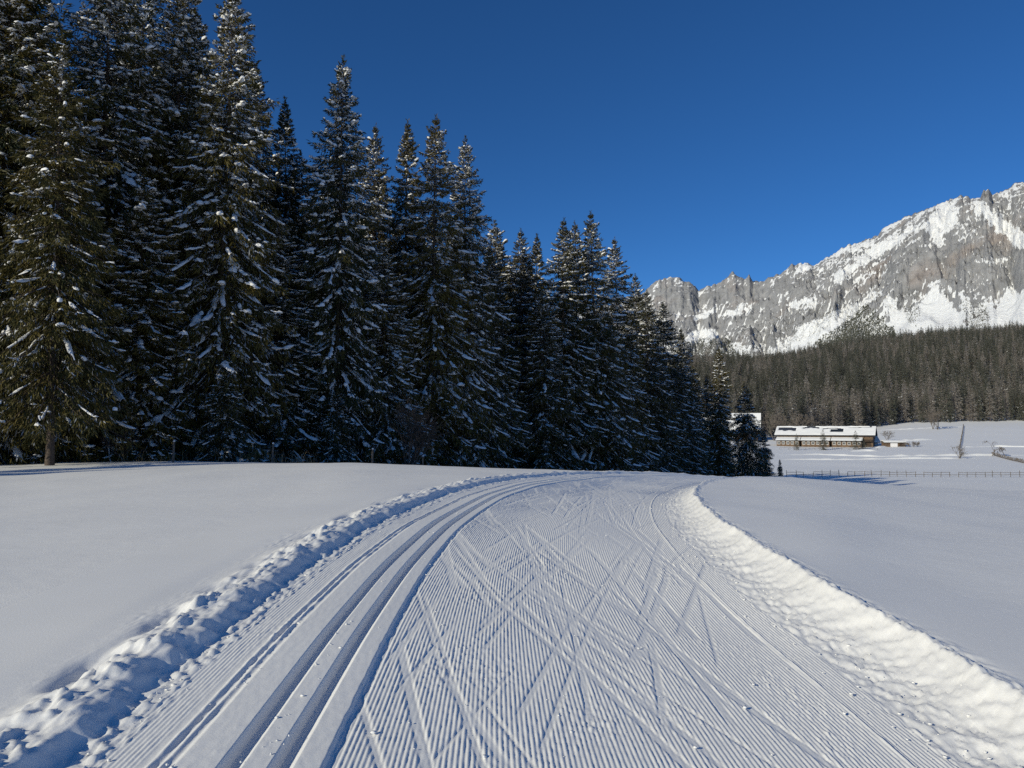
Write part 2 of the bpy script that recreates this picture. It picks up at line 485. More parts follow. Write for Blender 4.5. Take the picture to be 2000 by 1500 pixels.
# ------------------------------------------------------------------ spruces
def kite_arrays(c, d, ln, w, rng):
    """leaf-sized kites: c base points, d unit directions"""
    rv = rng.normal(size=c.shape)
    side = np.cross(d, rv); side /= np.linalg.norm(side, axis=1, keepdims=True) + 1e-9
    mid = c + d * (ln * 0.42)[:, None]
    a = mid + side * (w * 0.5)[:, None]; b_ = mid - side * (w * 0.5)[:, None]
    t = c + d * ln[:, None]
    V = np.stack([c, a, t, b_], axis=1).reshape(-1, 3)
    return V, np.arange(len(V)).reshape(-1, 4)

def spruce(seed, H=32.0, R=4.4, clear=1.0, nb=430, dens=1.0, snow=0.8, frost=0.1, width=2.2, kl=1.0, bare_low=0.0, mats=('needles', 'needles_frost')):
    """Norway spruce with drooping boughs -> meshes trunk, branches, crown, snow"""
    rng = np.random.default_rng(seed); rnd = random.Random(seed)
    f = np.sort(rng.random(nb)) ** 0.9
    zb = clear + (H - 0.5 - clear) * f
    rel = (H - zb) / H
    L = R * (1 - np.exp(-width * rel)) / (1 - math.exp(-width)) * rng.uniform(0.62, 1.12, nb)
    L *= np.where(rng.random(nb) < 0.10, 1.28, 1.0)
    azs = np.arange(nb) * 2.399963
    L *= 1 + 0.22 * noise(zb / 2.6, np.cos(azs) * 0.9 + seed, 400 + seed) + 0.12 * noise(zb / 0.9, np.sin(azs) * 0.9 + seed, 430 + seed)
    L *= 1 - 0.35 * (rel > 0.93)
    L = np.maximum(L, 0.22)
    az = np.arange(nb) * 2.399963 + rng.normal(0, 0.35, nb)
    a0 = np.where(rel < 0.12, 0.75 - rel * 4.0, np.where(rel < 0.35, 0.27 - (rel - 0.12) * 1.9, -0.17 - (rel - 0.35) * 0.55))
    a0 = a0 + rng.normal(0, 0.10, nb)
    droop = np.clip(0.10 + rel * 0.5, 0, 0.42) + rng.normal(0, 0.06, nb)
    upt = np.clip(0.10 + 0.22 * rel, 0, 0.3)
    lean = rng.normal(0, 0.25, nb)
    def axis(i, q):
        r = L[i] * q
        z = zb[i] + L[i] * (a0[i] * q - droop[i] * q * q + upt[i] * q ** 4)
        aa = az[i] + lean[i] * q * q * 0.35
        return np.stack([r * np.cos(aa), r * np.sin(aa), z], axis=-1)
    # needles: twigs to both sides of the bough and hanging below it
    cnt = np.maximum(7, (dens * (28 + 150 * (L / R) ** 1.15))).astype(int)
    low_thin = np.where((rel > 1 - bare_low) & (bare_low > 0), 0.25, 1.0)
    cnt = np.maximum(3, (cnt * low_thin)).astype(int)
    I = np.repeat(np.arange(nb), cnt); n = len(I)
    q = 0.10 + 0.92 * rng.random(n) ** 0.72
    p = axis(I, q); p2 = axis(I, np.minimum(q + 0.06, 1.1))
    fw = p2 - p; fw /= np.linalg.norm(fw, axis=1, keepdims=True)
    lat = np.cross(fw, np.array([0, 0, 1.0])); lat /= np.linalg.norm(lat, axis=1, keepdims=True) + 1e-9
    halfw = L[I] * 0.30 * np.clip(1.12 - q, 0, 1) ** 0.8 * np.clip(q * 4, 0.25, 1)
    sgn = rng.uniform(-1, 1, n)
    hang = np.clip(rel[I] * 1.2, 0.1, 0.62) * rng.random(n) ** 1.6 * np.clip(L[I] / 3, 0.15, 1)
    c = p + lat * (sgn * halfw)[:, None] + np.array([0, 0, -1.0]) * (hang + 0.22 * np.abs(sgn) * halfw)[:, None]
    dn = np.clip(0.25 + rel[I] * 0.75 + hang * 0.8, 0, 1.4)
    d = fw * rng.uniform(0.1, 0.9, n)[:, None] + lat * (np.sign(sgn) * rng.uniform(0, 0.8, n))[:, None] + np.array([0, 0, -1.0]) * (dn * rng.uniform(0.3, 1.1, n))[:, None]
    d += rng.normal(0, 0.18, d.shape)
    d /= np.linalg.norm(d, axis=1, keepdims=True)
    ln = rng.uniform(0.22, 0.52, n) * kl * np.clip(0.45 + L[I] / R, 0.5, 1.1)
    w = rng.uniform(0.055, 0.11, n) * kl
    V, Q = kite_arrays(c, d, ln, w, rng)
    mi = (rng.random(n) < frost * np.clip(1.4 - hang * 2, 0.2, 1.2)).astype(int)
    # leader and tip
    tipn = 60
    tz = H - rng.random(tipn) ** 1.3 * 1.6
    ang = rng.random(tipn) * 6.283
    c2 = np.stack([np.zeros(tipn), np.zeros(tipn), tz], -1)
    d2 = np.stack([np.cos(ang), np.sin(ang), rng.uniform(0.3, 1.6, tipn)], -1); d2 /= np.linalg.norm(d2, axis=1, keepdims=True)
    V2, Q2 = kite_arrays(c2, d2, rng.uniform(0.15, 0.4, tipn), np.full(tipn, 0.07), rng)
    V = np.concatenate([V, V2]); Q = np.concatenate([Q, Q2 + len(c) * 4]); mi = np.concatenate([mi, np.zeros(tipn, int)])
    crown = np_mesh('crown', V, Q, [M[mats[0]], M[mats[1]]], mi, smooth=False)
    # boughs: thin three-sided tubes
    qs = np.array([0.0, 0.3, 0.65, 0.95]); bi = np.arange(nb)
    pts = np.stack([axis(bi, np.full(nb, x)) for x in qs], axis=1)
    rad = (0.012 + 0.010 * L)[:, None] * np.array([1.0, 0.75, 0.45, 0.15])[None]
    ring = np.array([[0, 0, 1.0], [0.87, 0, -.5], [-.87, 0, -.5]])
    latb = np.stack([-np.sin(az), np.cos(az), np.zeros(nb)], -1)
    vv = pts[:, :, None, :] + rad[:, :, None, None] * (ring[None, None, :, 0:1] * latb[:, None, None, :] + ring[None, None, :, 2:3] * np.array([0, 0, 1.0]))
    vv = vv.reshape(-1, 3)
    qd = []
    for j in range(3):
        for k in range(3):
            k2 = (k + 1) % 3
            qd.append(np.stack([bi * 12 + j * 3 + k, bi * 12 + j * 3 + k2, bi * 12 + (j + 1) * 3 + k2, bi * 12 + (j + 1) * 3 + k], -1))
    branches = np_mesh('branches', vv, np.concatenate(qd), [M['bark']])
    # trunk
    nz, ns = 14, 9
    zz = np.linspace(-0.6, H - 0.1, nz); r0 = H * 0.0088
    rr = r0 * np.clip(1 - zz / H, 0.015, 1) ** 0.9; rr[0] *= 1.35; rr[1] *= 1.05
    an = np.arange(ns) * 2 * np.pi / ns
    tv = np.stack([rr[:, None] * np.cos(an), rr[:, None] * np.sin(an), np.repeat(zz[:, None], ns, 1)], -1).reshape(-1, 3)
    tv[:, :2] += 0.03 * np.sin(tv[:, 2:3] * 0.4 + np.array([[0, 1.7]]))
    trunk = np_mesh('trunk', tv, grid_quads(nz, ns, True), [M['bark']])
    # snow lying along boughs and in clumps on twigs
    sv, sq, st = [], [], []; nv = 0
    prof = np.array([[-1, -0.25], [-0.7, 0.6], [0, 1.0], [0.7, 0.6], [1, -0.45]])
    for i in range(nb):
        if rnd.random() > snow or L[i] < 0.35: continue
        x = 0.10 + 0.30 * rnd.random()
        big = rel[i] < 0.8 and rnd.random() < 0.25 + 0.4 * snow
        while x < 1.0:
            ln_ = (0.22 + 0.38 * rnd.random()) if big else (0.10 + 0.28 * rnd.random() ** 1.3)
            x1 = min(x + ln_, 1.06)
            if rnd.random() < 0.78:
                k = 7 if big else 5
                qq = np.linspace(x, x1, k)
                pp = axis(np.full(k, i), qq)
                wd = ((0.10 + 0.14 * rnd.random()) if big else (0.06 + 0.16 * rnd.random() ** 1.6)) * (0.55 + 0.5 * min(L[i] / 3, 1))
                taper = np.sin(np.linspace(0.45, 2.7, k)) ** 0.7 * np.array([rnd.uniform(.35, 1.5) for _ in range(k)])
                la = np.array([-math.sin(az[i]), math.cos(az[i]), 0])
                off = np.cumsum(np.array([rnd.uniform(-.10, .10) for _ in range(k)]))
                ht = np.array([rnd.uniform(.45, .85) for _ in range(k)])
                vx = pp[:, None, :] + (prof[None, :, 0:1] * (wd * taper)[:, None, None] + off[:, None, None]) * la + (prof[None, :, 1:2] * (wd * ht * taper)[:, None, None] + 0.02) * np.array([0, 0, 1.0])
                sv.append(vx.reshape(-1, 3)); sq.append(grid_quads(k, 5) + nv); nv += k * 5
            x = x1 + 0.04 + 0.2 * rnd.random()
        for _ in range(int(rnd.random() * 10 * min(1, L[i] / 2.5) * snow)):
            q_ = 0.3 + 0.72 * rnd.random()
            pc = axis(np.array([i]), np.array([q_]))[0]
            hw_ = L[i] * 0.28 * max(0.1, 1.1 - q_)
            sg = rnd.uniform(-1, 1)
            la = np.array([-math.sin(az[i]), math.cos(az[i]), 0])
            pc = pc + la * sg * hw_ - np.array([0, 0, 0.25 * abs(sg) * hw_])
            rd = 0.04 + 0.17 * rnd.random() ** 2.4
            oc = np.array([[1, 0, 0], [0, 1, 0], [-1, 0, 0], [0, -1, 0], [0, 0, .75], [0, 0, -.5]]) * np.array([rd * rnd.uniform(.8, 2.0), rd * rnd.uniform(.8, 2.0), rd * rnd.uniform(.6, 1.0)]) + pc
            sv.append(oc); st.append(np.array([[0, 1, 4], [1, 2, 4], [2, 3, 4], [3, 0, 4], [1, 0, 5], [2, 1, 5], [3, 2, 5], [0, 3, 5]]) + nv); nv += 6
    # rounded cushions near the bough ends
    an6 = np.arange(7) * 2 * np.pi / 7
    for i in range(nb):
        if H < 20 or nb < 200 or L[i] < 0.7 or rnd.random() > 0.24 * snow: continue
        q_ = rnd.uniform(0.55, 1.02)
        pc, pe = axis(np.array([i, i]), np.array([q_, q_ + 0.08]))
        fwd = pe - pc; fwd /= np.linalg.norm(fwd); la = np.array([-math.sin(az[i]), math.cos(az[i]), 0])
        upv = np.cross(fwd, la); upv = upv if upv[2] > 0 else -upv
        ra, rb_, rh = rnd.uniform(.16, .42), rnd.uniform(.12, .27), rnd.uniform(.10, .22)
        vs = []
        for (rr_, zz_) in ((0.85, -0.35), (1.0, 0.15), (0.72, 0.75)):
            jit = np.array([rnd.uniform(.8, 1.2) for _ in range(7)])
            vs.append(pc + fwd * (np.cos(an6) * ra * rr_ * jit)[:, None] + la * (np.sin(an6) * rb_ * rr_ * jit)[:, None] + upv * (zz_ * rh))
        vs.append((pc + upv * rh)[None])
        sv.append(np.concatenate(vs)); sq.append(grid_quads(3, 7, True) + nv)
        st.append(np.array([[14 + k, 14 + (k + 1) % 7, 21] for k in range(7)]) + nv); nv += 22
    snowm = np_mesh('snow_load', np.concatenate(sv), np.concatenate(sq), [M['snow_load']], smooth=True, tris=np.concatenate(st) if st else None) if sq else None
    return {'trunk': trunk, 'branches': branches, 'crown': crown, 'snow_load': snowm, 'H': H}

SPR = [
    spruce(1, R=5.6, clear=4.4, nb=450, snow=0.42, frost=0.05, bare_low=0.14),          # 0 clear stem
    spruce(2, R=5.9, clear=0.7, nb=500, snow=1.0, frost=0.11),                         # 1 laden
    spruce(3, R=5.4, clear=0.6, nb=460, snow=1.0, frost=0.10, width=2.6),               # 2 laden
    spruce(4, R=4.2, clear=0.8, nb=420, snow=0.75, frost=0.07, width=2.0, dens=0.9),    # 3 slim
    spruce(5, R=5.4, clear=0.5, nb=450, snow=0.8, frost=0.10, width=2.4),              # 4 sparser snow
    spruce(6, R=5.0, clear=0.4, nb=430, snow=0.6, frost=0.14, width=3.0),              # 5 frosty
    spruce(7, H=16.0, R=3.6, clear=0.25, nb=260, snow=0.6, frost=0.14, width=2.2, kl=0.9),  # 6 young
]
PART_MAT_KIND = {'branches': 'stuff', 'snow_load': 'stuff'}

def plant(var, loc, height, rz, label, group, wide=1.0, name='spruce_tree', cat='spruce', parts=('trunk', 'branches', 'crown', 'snow_load')):
    d = SPR[var]
    k = height / d['H']
    e = bpy.data.objects.new(name, None); COL.objects.link(e)
    e.empty_display_size = 0.5
    e.location = loc; e.rotation_euler = (0, 0, rz); e.scale = (k * wide, k * wide, k)
    e['label'] = label; e['category'] = cat
    if group: e['group'] = group
    for pn in parts:
        if d[pn] is None: continue
        o = bpy.data.objects.new(pn, d[pn]); COL.objects.link(o); o.parent = e
        if pn in PART_MAT_KIND: o['kind'] = PART_MAT_KIND[pn]
    return e

TP = math.tan(R_(PITCH))
def ray(u, v):
    """direction (x, z) per metre of depth for a point of the 2000 x 1500 photograph"""
    a = (u - 1000.0) / FPX; b_ = -(v - 750.0) / FPX
    cp, sp = math.cos(R_(PITCH)), math.sin(R_(PITCH))
    yy = cp - b_ * sp; zz = sp + b_ * cp
    return a / yy, zz / yy

GT = 'tall snowy spruces of the tree line'
HERO = [  # tip u, tip v, depth, variant, width factor, label
 (-20, -260, 47, 1, 1.0, 'spruce cut by the left picture edge, rising out of the frame'),
 (64, -150, 46, 0, 1.05, 'tall spruce at the far left with the thickest bare lower stem'),
 (128, 60, 41.5, 0, 0.85, 'sunlit olive spruce on a thin pale stem, second bare stem from the left'),
 (225, -150, 51, 1, 1.0, 'laden spruce third from the left, tip above the picture'),
 (335, -75, 55, 2, 1.0, 'laden spruce left of the one that ends at the open blue sky'),
 (282, -70, 61, 2, 1.1, 'spruce filling the notch between the two laden trees left of the sky'),
 (392, 10, 63, 4, 1.0, 'darker spruce standing close behind the tallest one that borders the sky'),
 (440, -35, 53.5, 1, 0.95, 'tallest spruce bordering the open blue sky, its tip just out of frame'),
 (515, 128, 66, 4, 0.9, 'spruce peeking out right behind the tall one that borders the sky'),
 (576, 198, 68, 3, 0.85, 'thin golden-tipped spruce just left of the freestanding tall spire'),
 (665, 108, 60, 2, 1.05, 'dominant symmetrical spruce whose spire stands highest against the sky'),
 (728, 238, 70, 4, 0.85, 'spruce half hidden behind the right flank of the dominant spire'),
 (790, 232, 76, 3, 0.9, 'narrow ragged spruce, left one of three tips near the middle'),
 (845, 228, 69, 4, 1.0, 'broad dark spruce, middle one of three tips near the middle'),
 (910, 265, 73, 2, 0.85, 'golden-tipped spruce, right one of three tips near the middle'),
 (988, 474, 96, 5, 0.9, 'lowest and leftmost of three close tips in the dip of the skyline'),
 (1016, 446, 90, 5, 0.9, 'middle of three close tips in the dip of the skyline'),
 (1042, 455, 96, 3, 0.9, 'right one of three close tips in the dip of the skyline'),
 (1095, 426, 86, 4, 1.0, 'olive lit spruce, leftmost of the four tips beyond the dip'),
 (1131, 430, 92, 5, 0.9, 'second of the four tips beyond the dip'),
 (1166, 415, 89, 4, 0.95, 'highest of the four tips beyond the dip'),
 (1213, 463, 99, 4, 1.0, 'broad spruce, rightmost of the four tips beyond the dip'),
 (1243, 535, 112, 5, 0.9, 'spruce just right of the four tips, lower than them'),
 (1262, 565, 108, 5, 1.0, 'dark frosted spruce below the left end of the mountain ridge'),
 (1296, 590, 118, 5, 1.1, 'dark spruce overlapping the round left summit of the mountain'),
 (1328, 640, 124, 4, 1.0, 'dark spruce on the falling right flank of the tree line'),
 (1352, 715, 132, 5, 1.0, 'low dark spruce closing the dense tree line on the right'),
 (1401, 678, 141, 3, 0.95, 'freestanding spruce against the far forest, taller of the last pair'),
 (1457, 745, 147, 6, 1.0, 'smaller freestanding spruce, last big one at the right end'),
 (1492, 842, 150, 6, 1.0, 'short young spruce beside the last big one on the right'),
 (1523, 896, 152, 6, 0.7, 'sapling spruce at the very end of the tree line by the fence'),
 # lower trees standing in front of or between the tall ones
 (285, 330, 50, 2, 1.1, 'half-height laden spruce filling the gap left of the sky-bordering spruce'),
 (548, 430, 58, 1, 1.15, 'bushy half-height spruce left of the dominant spire'),
 (762, 470, 64, 1, 1.1, 'half-height spruce below the ragged narrow tip'),
 (955, 480, 77, 4, 1.0, 'half-height spruce right of the three middle tips'),
 (1062, 560, 82, 5, 1.1, 'low dark spruce in front of the olive lit one'),
 (1180, 610, 92, 5, 1.1, 'low dark spruce in front of the four tips beyond the dip'),
 (1285, 690, 112, 5, 1.2, 'low bushy spruce below the round left summit'),
 (440, 700, 50, 6, 1.2, 'young spruce at the forest foot near the second wooden post'),
 (660, 760, 57, 6, 1.2, 'young spruce at the foot of the dominant spire'),
]
rngh = random.Random(5)
for (u, v, d, var, wd, lab) in HERO:
    ax, az_ = ray(u, v)
    x = ax * d
    zg = fz(x, d)
    h = EYE + az_ * d - zg
    kx = wd * (32.0 / h if SPR[var]['H'] > 20 else 1.0) ** 0.35
    e = plant(var, (x, d, zg - 0.05), h, rngh.uniform(0, 6.28), lab, GT, kx * rngh.uniform(0.9, 1.05) * (0.82 if u == 665 else 1.0))
    e.rotation_euler = (R_(rngh.gauss(0, 0.7)), R_(rngh.gauss(0, 0.7)), e.rotation_euler.z)

# ------------------------------------------------------------------ scattering of masses with geometry nodes
def proto_collection(name, meshes):
    c = bpy.data.collections.new(name)
    for i, me in enumerate(meshes):
        if me is None: continue
        o = bpy.data.objects.new(name + '_piece', me)
        c.objects.link(o)
    return c

def scatter(name, pts, rotz, scl, idx, cols, label, cat):
    pts = np.asarray(pts, dtype=np.float32); n = len(pts)
    me = bpy.data.meshes.new(name)
    me.vertices.add(n); me.vertices.foreach_set('co', pts.ravel())
    a = me.attributes.new('rot', 'FLOAT_VECTOR', 'POINT')
    rv = np.zeros((n, 3), np.float32); rv[:, 2] = rotz; a.data.foreach_set('vector', rv.ravel())
    a = me.attributes.new('scl', 'FLOAT_VECTOR', 'POINT'); a.data.foreach_set('vector', np.asarray(scl, np.float32).ravel())
    a = me.attributes.new('idx', 'INT', 'POINT'); a.data.foreach_set('value', np.asarray(idx, np.int32))
    o = link(name, me, label=label, cat=cat, kind='stuff')
    ng = bpy.data.node_groups.new(name + '_scatter', 'GeometryNodeTree')
    ng.interface.new_socket('Geometry', in_out='INPUT', socket_type='NodeSocketGeometry')
    ng.interface.new_socket('Geometry', in_out='OUTPUT', socket_type='NodeSocketGeometry')
    gi = ng.nodes.new('NodeGroupInput'); go = ng.nodes.new('NodeGroupOutput')
    jn = ng.nodes.new('GeometryNodeJoinGeometry')
    def attr(nm, ty):
        x = ng.nodes.new('GeometryNodeInputNamedAttribute'); x.data_type = ty
        x.inputs['Name'].default_value = nm
        return x.outputs['Attribute']
    rot = attr('rot', 'FLOAT_VECTOR'); sc_ = attr('scl', 'FLOAT_VECTOR'); ix = attr('idx', 'INT')
    e2r = ng.nodes.new('FunctionNodeEulerToRotation'); ng.links.new(rot, e2r.inputs[0])
    for k, c in enumerate(cols):
        ci = ng.nodes.new('GeometryNodeCollectionInfo'); ci.inputs['Collection'].default_value = c
        cmp_ = ng.nodes.new('FunctionNodeCompare'); cmp_.data_type = 'INT'; cmp_.operation = 'EQUAL'
        ng.links.new(ix, cmp_.inputs[2]); cmp_.inputs[3].default_value = k
        iop = ng.nodes.new('GeometryNodeInstanceOnPoints')
        ng.links.new(gi.outputs[0], iop.inputs['Points'])
        ng.links.new(cmp_.outputs[0], iop.inputs['Selection'])
        ng.links.new(ci.outputs[0], iop.inputs['Instance'])
        ng.links.new(e2r.outputs[0], iop.inputs['Rotation'])
        ng.links.new(sc_, iop.inputs['Scale'])
        ng.links.new(iop.outputs[0], jn.inputs[0])
    ng.links.new(jn.outputs[0], go.inputs[0])
    md = o.modifiers.new('scatter', 'NODES'); md.node_group = ng
    return o

def forest_mass():
    """the wood behind the front trees and its continuation out of the frame to the left"""
    rng = np.random.default_rng(77)
    A = np.array([-30.0, 46.0]); D = np.array([82.0, 105.0]); Ln = np.linalg.norm(D); D = D / Ln
    Nn = np.array([-D[1], D[0]])           # away from the open field
    P, S_, I_ = [], [], []
    for row in range(7):
        off = 7 + row * 6.0
        s = -150.0 if row > 0 else -150.0
        while s < 128 - row * 6:
            s += rng.uniform(4.2, 7.0)
            p = A + D * s + Nn * (off + rng.uniform(-1.8, 1.8))
            h = rng.uniform(27, 34) * (1 - 0.40 * np.clip((s - 70) / 60, 0, 1))
            P.append(p); S_.append(h / 32.0); I_.append(rng.integers(0, 3))
    # front row beyond the left picture edge, with a gap that lets sun onto the olive spruce
    s = -150.0
    while s < -8:
        s += rng.uniform(4.5, 6.5)
        p = A + D * s + Nn * (1.5 + rng.uniform(-1.2, 1.5))
        P.append(p); S_.append(rng.uniform(27, 34) / 32.0); I_.append(rng.integers(0, 3))
    P = np.array(P); S_ = np.array(S_); I_ = np.array(I_)
    sd = np.array([math.sin(R_(SUN_AZ)), math.cos(R_(SUN_AZ))]); o_ = np.array([-27.5, 41.0])   # gap cleared for light: unseen trees on the sun line are left out
    rel_ = P - o_; along = rel_ @ sd; off_ = np.abs(rel_[:, 0] * sd[1] - rel_[:, 1] * sd[0])
    keep = ~((along > 2) & (along < 95) & (off_ < 5.5))
    P, S_, I_ = P[keep], S_[keep], I_[keep]
    z = field_z(P[:, 0], P[:, 1])
    cols = [proto_collection('spruce_mass', [SPR[k][p] for p in ('trunk', 'branches', 'crown', 'snow_load')]) for k in (2, 4, 3)]
    scatter('spruce_forest', np.column_stack([P, z]), rng.uniform(0, 6.28, len(P)), np.column_stack([S_, S_, S_]), I_, cols,
            'dense dark spruce wood behind the front row of trees', 'forest')
forest_mass()

# ------------------------------------------------------------------ mountain
SKYL = [(700, 660), (900, 640), (1050, 628), (1200, 592), (1245, 580), (1268, 562), (1282, 549), (1310, 542), (1335, 549), (1352, 560), (1364, 571), (1380, 562), (1398, 556),
        (1420, 546), (1434, 538), (1448, 544), (1458, 546), (1463, 538), (1470, 548), (1480, 550), (1500, 546), (1522, 535), (1545, 521), (1572, 514), (1590, 519), (1610, 506),
        (1650, 482), (1690, 470), (1716, 462), (1722, 448), (1750, 432), (1790, 415), (1830, 400), (1850, 391), (1880, 382), (1900, 388), (1915, 386), (1921, 374), (1930, 372), (1938, 382),
        (1960, 371), (1990, 358), (2010, 352), (2100, 330), (2250, 322), (2500, 350), (2800, 420)]
STATION_D = [(700, 7800), (900, 7600), (1240, 7000), (1450, 6300), (1600, 5600), (1800, 4900), (2000, 4300), (2300, 3900), (2800, 3700)]

def in_poly(px, py, poly):
    ins = np.zeros(px.shape, bool); j = len(poly) - 1
    for i in range(len(poly)):
        xi, yi = poly[i]; xj, yj = poly[j]
        with np.errstate(divide='ignore', invalid='ignore'):
            c = ((yi > py) != (yj > py)) & (px < (xj - xi) * (py - yi) / (yj - yi + 1e-12) + xi)
        ins ^= c; j = i
    return ins

def mountain():
    st = np.concatenate([np.arange(760, 1240, 8.0), np.arange(1240, 2030, 1.5), np.arange(2030, 2760, 8.0)])
    t = np.linspace(0, 1, 230); t = np.concatenate([t, [1.02, 1.06, 1.15]])
    D = np.interp(st, *zip(*STATION_D))
    vs = np.interp(st, *zip(*SKYL)) + 3.4 * ridged(st / 13.0, st * 0 + 3.3, 90) - 1.7 + 1.6 * noise(st / 4.5, st * 0 + 7.7, 91)
    cp, sp = math.cos(R_(PITCH)), math.sin(R_(PITCH))
    a = (st - 1000.0) / FPX; b_ = -(vs - 750.0) / FPX
    yy = cp - b_ * sp; ax = a / yy; az_ = (sp + b_ * cp) / yy
    zr = EYE + D * az_
    Db = D * 0.60
    tt = np.minimum(t, 1.0)[:, None]
    Y = Db[None] + (D - Db)[None] * t[:, None]
    X = ax[None] * Y
    Pn = np.interp(np.minimum(t, 1), [0, .2, .4, .58, .72, .86, 1], [0, .09, .23, .42, .64, .85, 1])[:, None]
    Pw = np.interp(np.minimum(t, 1), [0, .25, .5, .68, .8, .9, 1], [0, .10, .26, .44, .72, .92, 1])[:, None]
    wl = (1 - sstep(1500, 1640, st))[None]
    P = Pn * (1 - wl) + Pw * wl
    zb = 110.0
    Z = zb + (zr[None] - zb) * P
    A = (st - 1000.0)[None] / FPX * 4600.0 * np.ones_like(Y)
    skew = np.interp(st, [1200, 1480, 1600, 1760, 1860, 2100], [60, 200, 900, 700, 160, 120])[None]
    up = tt * np.ones_like(Y)
    S1 = A + skew * (1 - up)
    wob = 110 * noise(A / 240.0, up * 4.0, 101) + 45 * noise(A / 90.0, up * 12.0, 100)
    env = np.sin(np.pi * np.clip(up, 0, 1) ** 0.85) ** 0.7 * sstep(0.06, 0.35, up)
    rock = sstep(0.50, 0.64, up + 0.09 * noise(A / 170.0, up * 0, 102))
    n1 = ridged((S1 + wob) / 330.0, up * 1.3, 103)
    n2 = ridged((S1 + wob) / 120.0, up * 9.0, 104)
    n3 = ridged((S1 + 0.5 * wob) / 47.0, up * 30.0, 105)
    n4 = noise(S1 / 22.0, up * 80.0, 106)
    n5 = noise(S1 / 11.0, up * 160.0, 107)
    strata = noise(A / 210.0 + up * 2, (up + 0.00022 * A) * 26.0, 108)
    Z = Z + env * (105 * n1 * (0.35 + 0.65 * rock) + (7 + 40 * rock) * n2 + (2 + 16 * rock) * n3 + rock * (10 * n4 + 5 * n5 + 11 * strata))
    def slant(deg, l1, l2, seed, octv=4):
        c_, s__ = math.cos(R_(deg)), math.sin(R_(deg))
        return fbm((A * c_ + Z * s__ + 0.6 * wob) / l1, (-A * s__ + Z * c_ + 0.3 * wob) / l2, seed, octv, 0.6)
    wd_ = np.interp(st, [1480, 1560, 1760, 1850], [0, 1, 1, 0])[None]
    wr_ = np.interp(st, [1760, 1860], [0, 1])[None]; wl_ = 1 - np.clip(wd_ + wr_, 0, 1)
    dip = wd_ * slant(32, 170, 30, 120) + wr_ * (0.6 * slant(118, 150, 34, 121) + 0.5 * slant(20, 120, 24, 122)) + wl_ * (0.7 * slant(66, 150, 34, 123) + 0.4 * slant(-10, 110, 24, 124))
    Z = Z + env * rock * 30 * (1 - np.abs(dip) * 1.6)
    back = np.where(t[:, None] > 1, (t[:, None] - 1) * -2600, 0)
    Z = Z + back
    V = np.stack([X, Y, Z], -1)
    # slope and curvature for the lie of the snow
    dzt = np.gradient(Z, axis=0) / (np.gradient(Y, axis=0) + 1e-6)
    dzs = np.gradient(Z, axis=1) / (np.gradient(X, axis=1) + 1e-6)
    steep = np.sqrt(dzt ** 2 + dzs ** 2)
    lap = Z - 0.25 * (np.roll(Z, 3, 0) + np.roll(Z, -3, 0) + np.roll(Z, 3, 1) + np.roll(Z, -3, 1))
    vst = 750 - FPX * ((Z - EYE) / Y - math.tan(R_(PITCH))) / (1 + (Z - EYE) / Y * math.tan(R_(PITCH)))
    stg = st[None] * np.ones_like(Y)
    wu = stg + 7 * noise(A / 60.0, Z / 60.0, 110) + 3 * noise(A / 20.0, Z / 20.0, 111)
    wv = vst + 6 * noise(A / 60.0, Z / 60.0, 112) + 3 * noise(A / 20.0, Z / 20.0, 113)
    ledge = fbm(S1 / 60.0, Z / 26.0, 114, 4, 0.65)
    streak = ridged((S1 + wob) / 34.0, up * 9.0, 115)
    snow = 0.60 + 0.30 * ledge + 0.66 * dip - 0.30 * (steep - 1.0) - lap * 0.030 + 0.20 * streak
    snow = snow - 0.30 * wl * rock                            # the bare left walls
    snow = snow + 0.42 * (1 - rock)
    SN = [[(1818, 550), (1880, 642), (1880, 665), (1760, 665), (1765, 640)], [(1965, 562), (2080, 640), (1915, 640), (1925, 620)],
          [(1688, 578), (1716, 570), (1650, 640), (1575, 684), (1490, 692), (1560, 640)], [(1722, 578), (1736, 578), (1778, 650), (1735, 655)],
          [(1826, 474), (1800, 440), (1842, 392), (1872, 404), (1860, 446)], [(1908, 388), (1962, 428), (2010, 462), (1992, 486), (1948, 455), (1898, 405)],
          [(1350, 622), (1402, 594), (1392, 612), (1360, 628)], [(1408, 614), (1450, 590), (1456, 602), (1430, 624)], [(1338, 652), (1380, 638), (1402, 652), (1384, 668), (1343, 672)],
          [(1533, 592), (1590, 578), (1602, 590), (1550, 603)], [(1620, 545), (1700, 482), (1792, 438), (1782, 458), (1690, 515), (1640, 556)],
          [(1545, 525), (1572, 514), (1590, 522), (1570, 532)], [(1650, 486), (1715, 462), (1700, 478), (1660, 496)], [(1895, 505), (1945, 500), (1975, 505), (1950, 520), (1910, 516)]]
    for pl in SN:
        snow = np.where(in_poly(wu, wv, pl), np.maximum(snow, 0.95 + 0.2 * ledge), snow)
    RK_ = [[(1758, 492), (1800, 482), (1840, 478), (1900, 470), (1950, 470), (2000, 515), (2010, 560), (1960, 560), (1900, 598), (1850, 560), (1815, 545), (1750, 560)],
           [(1270, 570), (1310, 550), (1365, 580), (1420, 560), (1500, 560), (1520, 600), (1440, 585), (1340, 610), (1280, 600)], [(1510, 545), (1560, 540), (1600, 575), (1540, 580)]]
    for pl in RK_:
        snow = np.where(in_poly(wu, wv, pl), snow - 0.36, snow)
    VG = [[(1585, 672), (1690, 598), (1735, 640), (1745, 662), (1640, 690)], [(1340, 668), (1425, 664), (1440, 705), (1340, 712)]]
    veg = np.zeros_like(snow)
    for pl in VG:
        veg = np.where(in_poly(wu, wv, pl), 1.0, veg)
